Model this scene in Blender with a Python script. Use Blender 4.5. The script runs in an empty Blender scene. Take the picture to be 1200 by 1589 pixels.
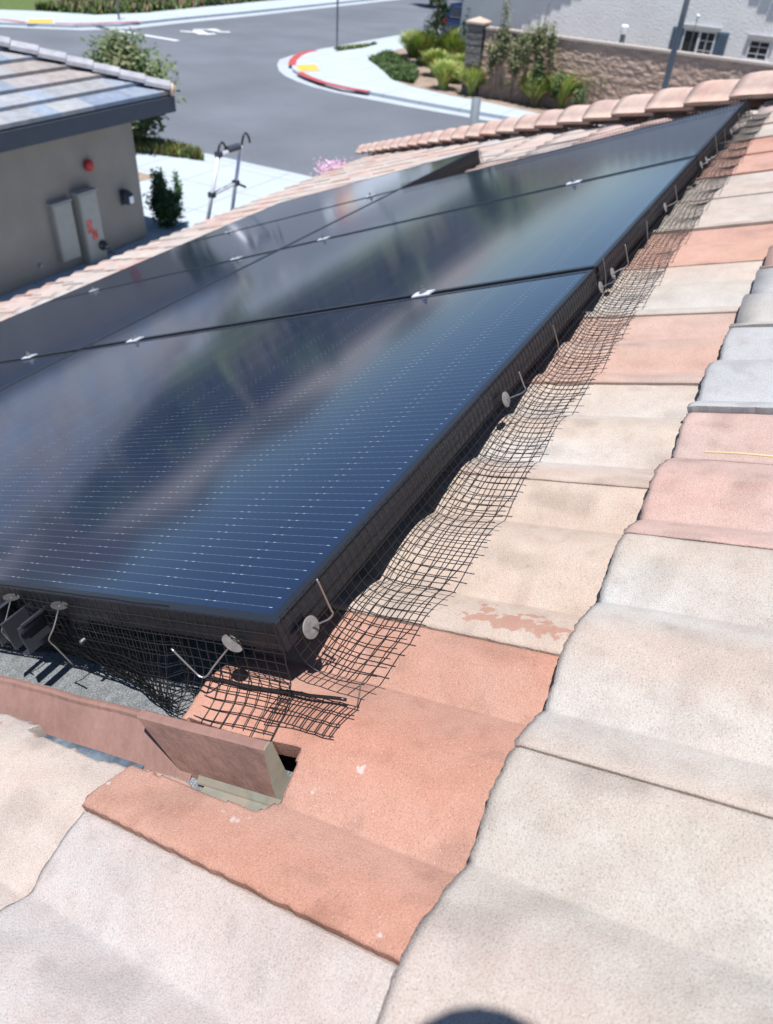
import bpy, math, random
from mathutils import Vector, Matrix, noise
R = math.radians
rnd = random.Random(7)
S = bpy.context.scene

# ---------------------------------------------------------------- camera
CAM = Vector((-0.37077, -0.27727, 0.50368))
CX = Vector((0.470351, -0.880513, 0.058886)); CY = Vector((0.533158, 0.336706, 0.776126)); CZ = Vector((-0.703216, -0.333656, 0.627823))
F = 1162.56
cd = bpy.data.cameras.new('camera'); cam = bpy.data.objects.new('camera', cd); S.collection.objects.link(cam)
cam.matrix_world = Matrix(((CX.x, CY.x, CZ.x, CAM.x), (CX.y, CY.y, CZ.y, CAM.y), (CX.z, CY.z, CZ.z, CAM.z), (0, 0, 0, 1)))
cd.sensor_fit = 'HORIZONTAL'; cd.sensor_width = 36; cd.lens = F/1200*36
cd.clip_start = 0.02; cd.clip_end = 1500
cd.dof.use_dof = True; cd.dof.focus_distance = 0.75; cd.dof.aperture_fstop = 12
S.camera = cam
# ---------------------------------------------------------------- light
SUNDIR = Vector((-0.175, -0.0574, 0.9829)).normalized()          # towards the sun
w = bpy.data.worlds.new('World'); S.world = w; w.use_nodes = True
nt = w.node_tree; nt.nodes.clear()
sky = nt.nodes.new('ShaderNodeTexSky'); sky.sky_type = 'NISHITA'; sky.sun_disc = False
sky.sun_elevation = math.asin(SUNDIR.z); sky.sun_rotation = math.atan2(SUNDIR.x, SUNDIR.y)
sky.air_density = 1.0; sky.dust_density = 0.0; sky.ozone_density = 4.0; sky.altitude = 1800
bg = nt.nodes.new('ShaderNodeBackground'); bg.inputs[1].default_value = 0.085
wo = nt.nodes.new('ShaderNodeOutputWorld'); nt.links.new(sky.outputs[0], bg.inputs[0]); nt.links.new(bg.outputs[0], wo.inputs[0])
sd = bpy.data.lights.new('sun', 'SUN'); sd.energy = 4.9; sd.angle = R(0.53); sd.color = (1, 0.972, 0.945)
so = bpy.data.objects.new('sun', sd); S.collection.objects.link(so); so.location = (0, 0, 30)
so.rotation_euler = SUNDIR.to_track_quat('Z', 'Y').to_euler()
S.view_settings.view_transform = 'Standard'; S.view_settings.look = 'None'; S.view_settings.exposure = 0.55; S.view_settings.gamma = 1

# ---------------------------------------------------------------- frames of reference
TH = 0.384784                                                     # roof pitch
CT, ST = math.cos(TH), math.sin(TH)
U = Vector((1, 0, 0)); V = Vector((0, CT, -ST)); N = Vector((0, ST, CT))
RM = Matrix(((1, 0, 0), (0, CT, ST), (0, -ST, CT)))               # columns U V N
def P(u, v, n): return Vector((u, v*CT+n*ST, -v*ST+n*CT))
GZ = -4.6
def ray(px, py): return (CX*(px-600)+CY*(794.5-py)-CZ*F).normalized()
def G(px, py, z=GZ):
    r = ray(px, py); p = CAM+r*((z-CAM.z)/r.z); return Vector((p.x, p.y, z))
def nz(x, y, z=0.0): return noise.noise(Vector((x, y, z)))

# ---------------------------------------------------------------- objects
def link(o, parent=None):
    S.collection.objects.link(o)
    if parent: o.parent = parent
    return o
def tag(o, label=None, cat=None, group=None, kind=None):
    if label: o['label'] = label
    if cat: o['category'] = cat
    if group: o['group'] = group
    if kind: o['kind'] = kind
    return o
def thing(name, loc, label, cat, group=None, rot=None):
    o = bpy.data.objects.new(name, None); o.location = loc; o.empty_display_size = .05
    if rot is not None: o.rotation_euler = rot
    return tag(link(o), label, cat, group)
def org(p):
    o = Vector((0, 0, 0))
    while p: o = o+p.location; p = p.parent
    return o
def mk(name, vs, fs, m, parent=None, smooth=False, cols=None, stain=None, local=False):
    """one mesh object from world-space vertices (or parent-local ones)"""
    if local: o0 = Vector((0, 0, 0)); base = Vector((0, 0, 0))
    else:
        base = org(parent)
        n_ = len(vs); o0 = Vector((sum(v[0] for v in vs)/n_, sum(v[1] for v in vs)/n_, min(v[2] for v in vs)))
    me = bpy.data.meshes.new(name)
    me.from_pydata([(v[0]-o0.x, v[1]-o0.y, v[2]-o0.z) for v in vs], [], fs)
    if smooth: me.polygons.foreach_set('use_smooth', [True]*len(me.polygons))
    if cols:
        a = me.attributes.new('tint', 'FLOAT_COLOR', 'POINT')
        a.data.foreach_set('color', [c for q in cols for c in (q[0], q[1], q[2], 1)])
    if stain:
        a = me.attributes.new('stain', 'FLOAT', 'POINT'); a.data.foreach_set('value', stain)
    if isinstance(m, (list, tuple)):
        for mm in m: me.materials.append(mm)
    else: me.materials.append(m)
    me.update()
    o = bpy.data.objects.new(name, me); o.location = o0-base
    return link(o, parent)
class MB:
    def __init__(s): s.v = []; s.f = []; s.c = []
    def add(s, vs, fs, c=None):
        b = len(s.v); s.v += [Vector(v) for v in vs]; s.f += [tuple(i+b for i in f) for f in fs]
        if c is not None: s.c += [c]*len(vs)
        return s
    def box(s, x0, x1, y0, y1, z0, z1, T=None, c=None):
        vs = [(x, y, z) for x in (x0, x1) for y in (y0, y1) for z in (z0, z1)]
        if T: vs = [T(*q) for q in vs]
        return s.add(vs, [(0, 1, 3, 2), (4, 6, 7, 5), (0, 4, 5, 1), (2, 3, 7, 6), (0, 2, 6, 4), (1, 5, 7, 3)], c)
    def tube(s, pts, r, n=8, cap=True, r1=None):
        pts = [Vector(p) for p in pts]; L = len(pts); vs = []; ref = None
        for i, p in enumerate(pts):
            d = (pts[min(i+1, L-1)]-pts[max(i-1, 0)]).normalized()
            if ref is None: ref = Vector((0, 0, 1)) if abs(d.z) < .9 else Vector((1, 0, 0))
            a = d.cross(ref)
            if a.length < 1e-4: ref = Vector((0, 1, 0)); a = d.cross(ref)
            a.normalize(); b = a.cross(d).normalized(); ref = b
            rr = r if r1 is None else r+(r1-r)*i/(L-1)
            vs += [p+(a*math.cos(2*math.pi*k/n)+b*math.sin(2*math.pi*k/n))*rr for k in range(n)]
        fs = [(i*n+k, i*n+(k+1) % n, (i+1)*n+(k+1) % n, (i+1)*n+k) for i in range(L-1) for k in range(n)]
        if cap: fs += [tuple(reversed(range(n))), tuple((L-1)*n+k for k in range(n))]
        return s.add(vs, fs)
    def lathe(s, c, ax, prof, n=20):
        ax = Vector(ax).normalized(); a = ax.orthogonal().normalized(); b = ax.cross(a); c = Vector(c)
        vs = [c+ax*h+(a*math.cos(2*math.pi*k/n)+b*math.sin(2*math.pi*k/n))*max(r, 1e-5) for r, h in prof for k in range(n)]
        L = len(prof)
        fs = [(i*n+k, i*n+(k+1) % n, (i+1)*n+(k+1) % n, (i+1)*n+k) for i in range(L-1) for k in range(n)]
        fs += [tuple(reversed(range(n))), tuple((L-1)*n+k for k in range(n))]
        return s.add(vs, fs)
    def prism(s, poly, z0, z1, T=None):
        n = len(poly); vs = [(x, y, z0) for x, y in poly]+[(x, y, z1) for x, y in poly]
        if T: vs = [T(*q) for q in vs]
        return s.add(vs, [tuple(reversed(range(n))), tuple(range(n, 2*n))]+[(i, (i+1) % n, n+(i+1) % n, n+i) for i in range(n)])
    def build(s, name, m, parent=None, smooth=False, local=False):
        return mk(name, s.v, s.f, m, parent, smooth, cols=s.c or None, local=local)

# ---------------------------------------------------------------- materials
def mat(name, col=(.5, .5, .5), rough=.8, metal=0, spec=.4, amt=.15, scale=8, bump=0, bscale=60, attr=False, col2=None, speck=0, sscale=500, stain=False, coat=0, detail=4, thr=None, stretch=None, pits=False, joints=0):
    m = bpy.data.materials.new(name); m.use_nodes = True; t = m.node_tree; n = t.nodes; l = t.links
    b = n['Principled BSDF']; b.inputs['Roughness'].default_value = rough; b.inputs['Metallic'].default_value = metal
    b.inputs['Specular IOR Level'].default_value = spec; b.inputs['Coat Weight'].default_value = coat
    geo = n.new('ShaderNodeNewGeometry'); pos = geo.outputs['Position']
    if stretch:
        mp = n.new('ShaderNodeMapping'); mp.inputs['Scale'].default_value = stretch; l.new(pos, mp.inputs[0]); spos = mp.outputs[0]
    else: spos = pos
    nx = n.new('ShaderNodeTexNoise'); nx.inputs['Scale'].default_value = scale; nx.inputs['Detail'].default_value = detail; l.new(spos, nx.inputs['Vector'])
    if attr:
        a = n.new('ShaderNodeAttribute'); a.attribute_name = 'tint'; base = a.outputs['Color']
    else:
        rg = n.new('ShaderNodeRGB'); rg.outputs[0].default_value = (*col, 1); base = rg.outputs[0]
    if col2 is not None:
        mx = n.new('ShaderNodeMix'); mx.data_type = 'RGBA'; rr = n.new('ShaderNodeValToRGB')
        lo, hi = thr or (.42, .6); rr.color_ramp.elements[0].position = lo; rr.color_ramp.elements[1].position = hi
        l.new(nx.outputs[0], rr.inputs[0]); l.new(rr.outputs[0], mx.inputs[0]); l.new(base, mx.inputs[6]); mx.inputs[7].default_value = (*col2, 1); base = mx.outputs[2]
    hv = n.new('ShaderNodeMapRange'); hv.inputs[1].default_value = .25; hv.inputs[2].default_value = .75; hv.inputs[3].default_value = 1-amt; hv.inputs[4].default_value = 1+amt; l.new(nx.outputs[0], hv.inputs[0])
    ml = n.new('ShaderNodeVectorMath'); ml.operation = 'SCALE'; l.new(base, ml.inputs[0]); l.new(hv.outputs[0], ml.inputs['Scale']); base = ml.outputs[0]
    if speck:
        n2 = n.new('ShaderNodeTexNoise'); n2.inputs['Scale'].default_value = sscale; n2.inputs['Detail'].default_value = 2; l.new(pos, n2.inputs['Vector'])
        h2 = n.new('ShaderNodeMapRange'); h2.inputs[1].default_value = .3; h2.inputs[2].default_value = .7; h2.inputs[3].default_value = 1-speck; h2.inputs[4].default_value = 1+speck; l.new(n2.outputs[0], h2.inputs[0])
        m2 = n.new('ShaderNodeVectorMath'); m2.operation = 'SCALE'; l.new(base, m2.inputs[0]); l.new(h2.outputs[0], m2.inputs['Scale']); base = m2.outputs[0]
    if pits:
        for sc_, lo_, hi_, k_ in ((900, .32, .40, .82), (420, .29, .35, .90)):
            n4 = n.new('ShaderNodeTexNoise'); n4.inputs['Scale'].default_value = sc_; n4.inputs['Detail'].default_value = 1; l.new(pos, n4.inputs['Vector'])
            h4 = n.new('ShaderNodeMapRange'); h4.inputs[1].default_value = lo_; h4.inputs[2].default_value = hi_; h4.inputs[3].default_value = k_; h4.inputs[4].default_value = 1; l.new(n4.outputs[0], h4.inputs[0])
            m4 = n.new('ShaderNodeVectorMath'); m4.operation = 'SCALE'; l.new(base, m4.inputs[0]); l.new(h4.outputs[0], m4.inputs['Scale']); base = m4.outputs[0]
        n5 = n.new('ShaderNodeTexNoise'); n5.inputs['Scale'].default_value = 38; n5.inputs['Detail'].default_value = 6; n5.inputs['Roughness'].default_value = .65; l.new(pos, n5.inputs['Vector'])
        h5 = n.new('ShaderNodeMapRange'); h5.inputs[1].default_value = .35; h5.inputs[2].default_value = .68; l.new(n5.outputs[0], h5.inputs[0])
        tn = n.new('ShaderNodeMix'); tn.data_type = 'RGBA'; tn.blend_type = 'MULTIPLY'; l.new(h5.outputs[0], tn.inputs[0]); l.new(base, tn.inputs[6]); tn.inputs[7].default_value = (.93, .885, .87, 1); base = tn.outputs[2]
        n6 = n.new('ShaderNodeTexNoise'); n6.inputs['Scale'].default_value = 760; n6.inputs['Detail'].default_value = 0; l.new(pos, n6.inputs['Vector'])
        h6 = n.new('ShaderNodeMapRange'); h6.inputs[1].default_value = .73; h6.inputs[2].default_value = .80; h6.inputs[4].default_value = .22; l.new(n6.outputs[0], h6.inputs[0])
        tn = n.new('ShaderNodeMix'); tn.data_type = 'RGBA'; l.new(h6.outputs[0], tn.inputs[0]); l.new(base, tn.inputs[6]); tn.inputs[7].default_value = (.66, .66, .64, 1); base = tn.outputs[2]
    if stain:
        a = n.new('ShaderNodeAttribute'); a.attribute_name = 'stain'
        n3 = n.new('ShaderNodeTexNoise'); n3.inputs['Scale'].default_value = 90; n3.inputs['Detail'].default_value = 5; l.new(pos, n3.inputs['Vector'])
        for lo, colr, sg in ((1, (.32, .13, .085), 1), (-1, (.52, .49, .47), -1)):
            ad = n.new('ShaderNodeMath'); ad.operation = 'MULTIPLY_ADD'; ad.inputs[1].default_value = sg; l.new(a.outputs['Fac'], ad.inputs[0]); l.new(n3.outputs[0], ad.inputs[2])
            rr = n.new('ShaderNodeMapRange'); rr.inputs[1].default_value = 1.02; rr.inputs[2].default_value = 1.1; l.new(ad.outputs[0], rr.inputs[0])
            mf = n.new('ShaderNodeMath'); mf.operation = 'MULTIPLY'; mf.inputs[1].default_value = .6; l.new(rr.outputs[0], mf.inputs[0])
            mx = n.new('ShaderNodeMix'); mx.data_type = 'RGBA'; l.new(mf.outputs[0], mx.inputs[0]); l.new(base, mx.inputs[6]); mx.inputs[7].default_value = (*colr, 1); base = mx.outputs[2]
    if joints:
        sp = n.new('ShaderNodeSeparateXYZ'); l.new(pos, sp.inputs[0]); prev = None
        for ax in (0, 1):
            pp = n.new('ShaderNodeMath'); pp.operation = 'PINGPONG'; pp.inputs[1].default_value = joints/2; l.new(sp.outputs[ax], pp.inputs[0])
            lt = n.new('ShaderNodeMath'); lt.operation = 'LESS_THAN'; lt.inputs[1].default_value = .018; l.new(pp.outputs[0], lt.inputs[0])
            if prev: mxx = n.new('ShaderNodeMath'); mxx.operation = 'MAXIMUM'; l.new(prev, mxx.inputs[0]); l.new(lt.outputs[0], mxx.inputs[1]); prev = mxx.outputs[0]
            else: prev = lt.outputs[0]
        jm = n.new('ShaderNodeMix'); jm.data_type = 'RGBA'; jm.blend_type = 'MULTIPLY'; l.new(prev, jm.inputs[0]); l.new(base, jm.inputs[6]); jm.inputs[7].default_value = (.72, .70, .68, 1); base = jm.outputs[2]
    l.new(base, b.inputs['Base Color'])
    if bump:
        bn = n.new('ShaderNodeTexNoise'); bn.inputs['Scale'].default_value = bscale; bn.inputs['Detail'].default_value = 4; l.new(pos, bn.inputs['Vector'])
        bu = n.new('ShaderNodeBump'); bu.inputs['Strength'].default_value = bump; bu.inputs['Distance'].default_value = .6/bscale; l.new(bn.outputs[0], bu.inputs['Height']); l.new(bu.outputs[0], b.inputs['Normal'])
    return m
M = {}
M['tile'] = mat('roof_tile', attr=True, rough=.95, spec=.2, amt=.09, scale=9, bump=.7, bscale=600, speck=.13, sscale=900, stain=True, pits=True)
M['tilefar'] = mat('roof_tile_far', attr=True, rough=.9, spec=.25, amt=.12, scale=6)
M['cap'] = mat('hip_cap_tile', attr=True, rough=.9, spec=.25, amt=.13, scale=14, bump=.5, bscale=250, speck=.12, sscale=350, pits=True)
M['crust'] = mat('pink_mortar', (.36, .20, .15), rough=.95, bump=.6, bscale=120, amt=.2)
M['granule'] = mat('granule_sheet', (.155, .165, .17), rough=.85, spec=.5, amt=.25, scale=60, bump=1, bscale=480, speck=.6, sscale=520)
M['deck'] = mat('roof_felt', (.035, .035, .037), rough=.9, amt=.2)
M['brown'] = mat('brown_painted_metal', (.245, .142, .118), rough=.55, spec=.4, amt=.14, scale=14, bump=.25, bscale=45, speck=.04, sscale=120)
M['galv'] = mat('galvanised_metal', (.36, .31, .245), rough=.5, metal=.3, amt=.3, scale=40, bump=.1, bscale=60, col2=(.22, .22, .18))
M['lead'] = mat('blue_grey_flashing', (.13, .17, .21), rough=.35, metal=.5, amt=.3, scale=30, col2=(.24, .29, .34), bump=.3, bscale=50)
M['frame'] = mat('black_anodised_frame', (.012, .015, .022), rough=.42, metal=0, spec=.4, amt=.1, coat=.15)
M['wire'] = mat('black_pvc_wire', (.012, .012, .013), rough=.38, spec=.5, amt=.1)
M['black'] = mat('black_plastic', (.012, .012, .013), rough=.3, spec=.5, amt=.1)
M['shade_disc'] = mat('shaded_washer', (.07, .068, .066), rough=.5, metal=.3, amt=.25, scale=160)  # washer metal darkened to paint in the shade below the front frame edge
M['steel'] = mat('stainless_steel', (.42, .41, .40), rough=.32, metal=.9, amt=.15, scale=80)
M['alu'] = mat('bare_aluminium', (.70, .73, .78), rough=.4, metal=.35, amt=.08, scale=60)
M['disc'] = mat('galvanised_washer', (.19, .18, .175), rough=.6, metal=.1, amt=.25, scale=160)
M['asphalt'] = mat('asphalt', (.122, .136, .160), rough=.9, amt=.16, scale=.35, speck=.10, sscale=30, bump=.3, bscale=60, detail=8)
M['concrete'] = mat('pale_concrete', (.385, .435, .485), rough=.85, amt=.05, scale=.7, speck=.04, sscale=20, detail=8, joints=1.5)
M['gutter'] = mat('gutter_concrete', (.36, .40, .43), rough=.85, amt=.08, scale=1.2, speck=.05, sscale=15)
M['dirt'] = mat('bark_mulch_soil', (.27, .205, .16), rough=.95, amt=.3, scale=3, speck=.3, sscale=25, bump=.6, bscale=20)
M['redp'] = mat('red_curb_paint', (.40, .07, .07), rough=.6, amt=.15, scale=6)
M['yel'] = mat('yellow_tactile_paving', (.72, .40, .07), rough=.6, amt=.06)
M['white'] = mat('white_road_paint', (.62, .63, .62), rough=.6, amt=.1, scale=5)
M['wallw'] = mat('pale_grey_stucco', (.74, .74, .74), rough=.9, amt=.06, scale=1.5, bump=.4, bscale=14)
M['stucco'] = mat('taupe_stucco', (.285, .25, .215), rough=.9, amt=.10, scale=2.0, bump=.4, bscale=25)
M['fascia'] = mat('dark_slate_fascia', (.045, .055, .075), rough=.6, amt=.1)
M['stone'] = mat('split_face_block', (.38, .275, .22), rough=.95, amt=.22, scale=5, bump=.6, bscale=9, speck=.1, sscale=40, stretch=(1, .5, 1.6))
M['stonecap'] = mat('wall_cap', (.40, .35, .31), rough=.9, amt=.1)
M['ledge'] = mat('ledge_stone', (.17, .155, .145), rough=.95, amt=.5, scale=9, bump=1, bscale=10, stretch=(1, 1, 4))
M['cream'] = mat('cream_precast', (.50, .38, .30), rough=.8, amt=.05)
M['leaf'] = mat('foliage', attr=True, rough=.55, spec=.35, amt=.15, scale=3)
M['bark'] = mat('bark', (.16, .12, .09), rough=.95, amt=.3, scale=12)
M['turf'] = mat('turf_ground', (.085, .125, .035), rough=.9, amt=.35, scale=5, speck=.3, sscale=25)
M['glassd'] = mat('window_glass', (.03, .035, .04), rough=.08, spec=.6, amt=.1)
M['shutter'] = mat('blue_shutter', (.10, .145, .20), rough=.6, amt=.08)
M['trim'] = mat('white_trim', (.68, .70, .72), rough=.6, amt=.04)
M['greytrim'] = mat('grey_trim', (.36, .36, .37), rough=.7, amt=.05)
M['pole'] = mat('grey_painted_steel', (.15, .175, .195), rough=.65, metal=0, amt=.1)
M['box'] = mat('grey_metal_cabinet', (.33, .315, .285), rough=.5, amt=.06)
M['red'] = mat('red_enamel', (.42, .02, .025), rough=.4, amt=.08)
M['sign'] = mat('red_warning_label', (.46, .035, .03), rough=.5, amt=.1, col2=(.55, .16, .14))
M['carp'] = mat('dark_blue_car_paint', (.010, .018, .055), rough=.18, spec=.6, coat=.8, amt=.05)
M['tyre'] = mat('tyre_rubber', (.02, .02, .02), rough=.8)
M['tail'] = mat('red_tail_lamp', (.5, .015, .02), rough=.2)
M['lamp'] = mat('white_lamp_diffuser', (.85, .86, .86), rough=.4)
M['yellowstick'] = mat('pale_straw', (.62, .50, .27), rough=.7)
M['beige'] = mat('beige_stucco', (.30, .225, .165), rough=.9, amt=.08)
M['far_ground'] = mat('dark_far_ground', (.075, .075, .04), rough=1, amt=.4, scale=.1)
M['hill'] = mat('dry_hillside', (.12, .09, .065), rough=1, amt=.45, scale=.03, col2=(.06, .07, .035))

# solar glass: dark cells, thin ribbons every 14.6 mm, bright solder dots, near-mirror cover
def glass():
    m = bpy.data.materials.new('solar_glass'); m.use_nodes = True; t = m.node_tree; n = t.nodes; l = t.links
    b = n['Principled BSDF']
    tc = n.new('ShaderNodeTexCoord'); sp = n.new('ShaderNodeSeparateXYZ'); l.new(tc.outputs['Object'], sp.inputs[0])
    def ma(op, a, b_=None, c=None):
        x = n.new('ShaderNodeMath'); x.operation = op
        for i, q in enumerate((a, b_, c)):
            if q is None: continue
            if isinstance(q, (int, float)): x.inputs[i].default_value = q
            else: l.new(q, x.inputs[i])
        return x.outputs[0]
    def near(coord, off, period, half):                            # 1 where coord is within half of off + k*period
        q = ma('PINGPONG', ma('SUBTRACT', coord, off), period/2)   # distance to nearest multiple
        return ma('LESS_THAN', q, half)
    u, v = sp.outputs[0], sp.outputs[1]
    line = near(u, .0215, .0146, .00026)
    lined = near(u, .0215, .0146, .00050)
    dot = near(v, .0217, .0115, .0011)
    big = ma('MAXIMUM', near(v, .0955, .0846, .0019), near(v, .1070, .0846, .0019))
    inside = ma('MULTIPLY', ma('GREATER_THAN', v, .020), ma('LESS_THAN', v, 1.553))
    inside = ma('MULTIPLY', inside, ma('MULTIPLY', ma('GREATER_THAN', u, .019), ma('LESS_THAN', u, 1.03)))
    f1 = ma('MULTIPLY', line, .15); f2 = ma('MULTIPLY', ma('MULTIPLY', lined, dot), .15); f3 = ma('MULTIPLY', ma('MULTIPLY', lined, big), .45)
    fac = ma('MULTIPLY', ma('MAXIMUM', f1, ma('MAXIMUM', f2, f3)), inside)
    gapc = ma('MAXIMUM', near(v, .1012, .0846*2, .0009), near(u, .53, 1.0, .0012))
    nx = n.new('ShaderNodeTexNoise'); nx.inputs['Scale'].default_value = 5; l.new(tc.outputs['Object'], nx.inputs['Vector'])
    cr = n.new('ShaderNodeMix'); cr.data_type = 'RGBA'; l.new(nx.outputs[0], cr.inputs[0]); cr.inputs[6].default_value = (.009, .018, .044, 1); cr.inputs[7].default_value = (.011, .021, .050, 1)
    g = n.new('ShaderNodeMix'); g.data_type = 'RGBA'; l.new(ma('MULTIPLY', gapc, .5), g.inputs[0]); l.new(cr.outputs[2], g.inputs[6]); g.inputs[7].default_value = (.004, .006, .012, 1)
    x = n.new('ShaderNodeMix'); x.data_type = 'RGBA'; l.new(fac, x.inputs[0]); l.new(g.outputs[2], x.inputs[6]); x.inputs[7].default_value = (.55, .62, .72, 1)
    l.new(x.outputs[2], b.inputs['Base Color'])
    b.inputs['Roughness'].default_value = .085; b.inputs['Specular IOR Level'].default_value = .62; b.inputs['Specular Tint'].default_value = (.66, .82, 1, 1)
    # faint dust film
    return m
M['glass'] = glass()

# ---------------------------------------------------------------- SETTING: ground, roads, pavements
RZ = GZ-.12
def poly(name, pts, z, m, kind='structure', th=None, **k):
    n_ = len(pts); vs = [(x, y, z) for x, y in pts]; fs = [tuple(range(n_))]
    a = sum(pts[i][0]*pts[(i+1) % n_][1]-pts[(i+1) % n_][0]*pts[i][1] for i in range(n_))
    if a < 0: vs.reverse()
    if th:
        vs2 = [(x, y, z-th) for x, y, _ in vs]; vs = vs+vs2
        fs += [(i, n_+i, n_+(i+1) % n_, (i+1) % n_) for i in range(n_)]
    o = mk(name, vs, fs, m); 
    if kind: o['kind'] = kind
    return o
poly('ground', [(-300, -300), (600, -300), (600, 600), (-300, 600)], RZ-.02, M['dirt'])
poly('road', [(14, -60), (60, -60), (120, 14), (120, 60), (14, 60)], RZ, M['asphalt'])
# near block (this house and its neighbour)
poly('driveway', [(-30, -30), (15.45, -30), (15.45, 17.2), (14.2, 19.3), (12, 20.6), (-30, 20.8)], GZ, M['concrete'], th=.16)
poly('gutter', [(15.45, -30), (15.95, -30), (15.95, 17.3), (14.6, 19.6), (12.1, 21.1), (-30, 21.3), (-30, 20.8), (12, 20.6), (14.2, 19.3), (15.45, 17.2)], RZ+.004, M['gutter'])
mk('kerb', [(15.45, -30, GZ-.13), (15.45, 17.2, GZ-.13), (15.33, 17.2, GZ+.004), (15.33, -30, GZ+.004)], [(0, 1, 2, 3)], M['gutter'])['kind'] = 'structure'
# island block across the road
inner = [(60, 19.6), (40, 19.75), (32.37, 20.09), (30.62, 19.97), (29.32, 19.59), (28.24, 18.94), (27.5, 18.4), (27.0, 17.82), (26.55, 17.0), (26.25, 16.28), (26.0, 15.2), (25.80, 14.04), (25.68, 12.4), (25.6, 10.6), (25.6, 8.5), (25.6, -30)]
outer = [(60, 20.6), (42.2, 20.75), (33.4, 20.85), (31.2, 20.74), (29.5, 20.4), (28.4, 19.75), (27.3, 18.9), (26.6, 18.15), (26.0, 17.2), (25.55, 16.2), (25.3, 15.1), (25.16, 13.6), (25.1, 12.2), (25.08, 10.6), (25.08, 8.5), (25.08, -30)]
poly('sidewalk', inner+[(60, -30)], GZ, M['concrete'], th=.16)
poly('gutter', outer+list(reversed(inner)), RZ+.004, M['gutter'])
def strip(name, pts, wd, z, m, dz=0.0):
    vs = []; n_ = len(pts)
    for i, (x, y) in enumerate(pts):
        a = Vector(pts[max(i-1, 0)]); b = Vector(pts[min(i+1, n_-1)]); d = (b-a).normalized(); q = Vector((d.y, -d.x))*wd/2
        vs += [(x+q.x, y+q.y, z), (x-q.x, y-q.y, z)]
    fs = [(2*i, 2*i+1, 2*i+3, 2*i+2) for i in range(n_-1)]
    o = mk(name, vs, fs, m); o['kind'] = 'structure'; return o
# kerb faces run round the island, painted red on the corner
def kerbface(name, pts, m, off=.03):
    vs = []; n_ = len(pts)
    for i, (x, y) in enumerate(pts):
        a = Vector(pts[max(i-1, 0)]); b = Vector(pts[min(i+1, n_-1)]); d = (b-a).normalized(); q = Vector((-d.y, d.x))
        vs += [(x-q.x*off, y-q.y*off, RZ+.006), (x-q.x*off, y-q.y*off, GZ+.006), (x+q.x*.17, y+q.y*.17, GZ+.006)]
    fs = [(3*i+k, 3*i+k+1, 3*i+k+4, 3*i+k+3) for i in range(n_-1) for k in (0, 1)]
    o = mk(name, vs, fs, m); o['kind'] = 'structure'; return o
def redline(*px): strip('red_kerb_paint', [tuple(G(*q)[:2]) for q in px], .30, GZ+.010, M['redp'])
redline((453, 101), (455, 93), (462, 86), (474, 81), (490, 78))
redline((464, 112), (478, 119), (500, 127), (530, 135), (573, 142))
# far side of the side street
fin = [(-20, 43), (20, 37.5), (26.9, 34.2), (27.9, 32.9), (29.0, 31.6), (31.2, 30.7), (35, 30.7), (41, 30.5), (120, 30.0)]
fout = [(x-.12, y-.75) for x, y in fin]
poly('sidewalk', fin+[(120, 90), (-20, 90)], GZ, M['concrete'], th=.16)
poly('gutter', fout+list(reversed(fin)), RZ+.004, M['gutter'])
redline((0, 30), (20, 32), (40, 35))
redline((86, 36), (120, 36.5), (150, 36), (190, 34.5), (216, 33.5))
poly('planting_bed', [(-19, 45.5), (20, 40.5), (29.2, 38.2), (31.1, 36.2), (32.6, 33.6), (35.5, 32.9), (41, 33.2), (119, 32.5), (119, 89), (-19, 89)], GZ+.006, M['turf'])
poly('field', [(119, -290), (590, -290), (590, 590), (119, 590)], RZ-.012, M['far_ground'])  # unseen dark ground, added to dim the bright horizon mirrored in the panels
poly('field', [(-290, 89.2), (119, 89.2), (119, 590), (-290, 590)], RZ-.012, M['far_ground'])
# planting bed on the island
poly('planting_bed', [(32.3, 17.62), (30.9, 16.4), (28.4, 14.4), (27.86, 13.38), (27.4, 11.6), (27.3, 10.1), (26.95, 8.5), (26.7, 6.6), (26.6, -12), (33, -12), (33, 13.6), (36, 14), (40, 17.9), (35.7, 17.99)], GZ+.006, M['dirt'])
poly('driveway', [(34.2, 13.9), (60, 13.9), (60, 19.4), (40.6, 19.4), (40.2, 17.8)], GZ+.010, M['asphalt'])
# tactile pads, stop line and road marking
def pad(pts):
    o = mk('tactile_pad', [(x, y, GZ+.012) for x, y in pts], [tuple(range(len(pts)))], M['yel']); o['kind'] = 'structure'
    c = Vector((sum(p[0] for p in pts)/4, sum(p[1] for p in pts)/4)); vs = []
    o = mk('pad_border', [(c.x+(p[0]-c.x)*1.13, c.y+(p[1]-c.y)*1.13, GZ+.008) for p in pts], [(0, 1, 2, 3)], M['concrete']); o['kind'] = 'structure'
pad([tuple(G(*q)[:2]) for q in ((459, 101), (490, 100), (496, 109), (466, 111))][::1])
pad([tuple(G(*q)[:2]) for q in ((44, 30), (82, 30), (82, 36), (44, 36))])
def gline(name, a, b, wd, m):
    return strip(name, [tuple(G(*a, RZ)[:2]), tuple(G(*b, RZ)[:2])], wd, RZ+.004, m)
gline('stop_line', (152, 42), (276, 63), .32, M['white'])
mb = MB()                                                          # painted symbol: bar with a ring, nearly edge-on
for a, b, wd in (((280, 48), (322, 51), .30), ((300, 45.5), (338, 45), .22), ((338, 49), (357, 49.5), .3), ((306, 47), (316, 53), .5), ((322, 45), (340, 48), .4), ((318, 53), (334, 52), .28)):
    A = G(*a, RZ); B = G(*b, RZ); d = (B-A).normalized(); q = Vector((d.y, -d.x, 0))*wd/2; e = Vector((0, 0, .004+.0001*len(mb.v)))
    mb.add([A+q+e, B+q+e, B-q+e, A-q+e], [(0, 1, 2, 3)])
mb.build('road_symbol', M['white'])['kind'] = 'structure'
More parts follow.
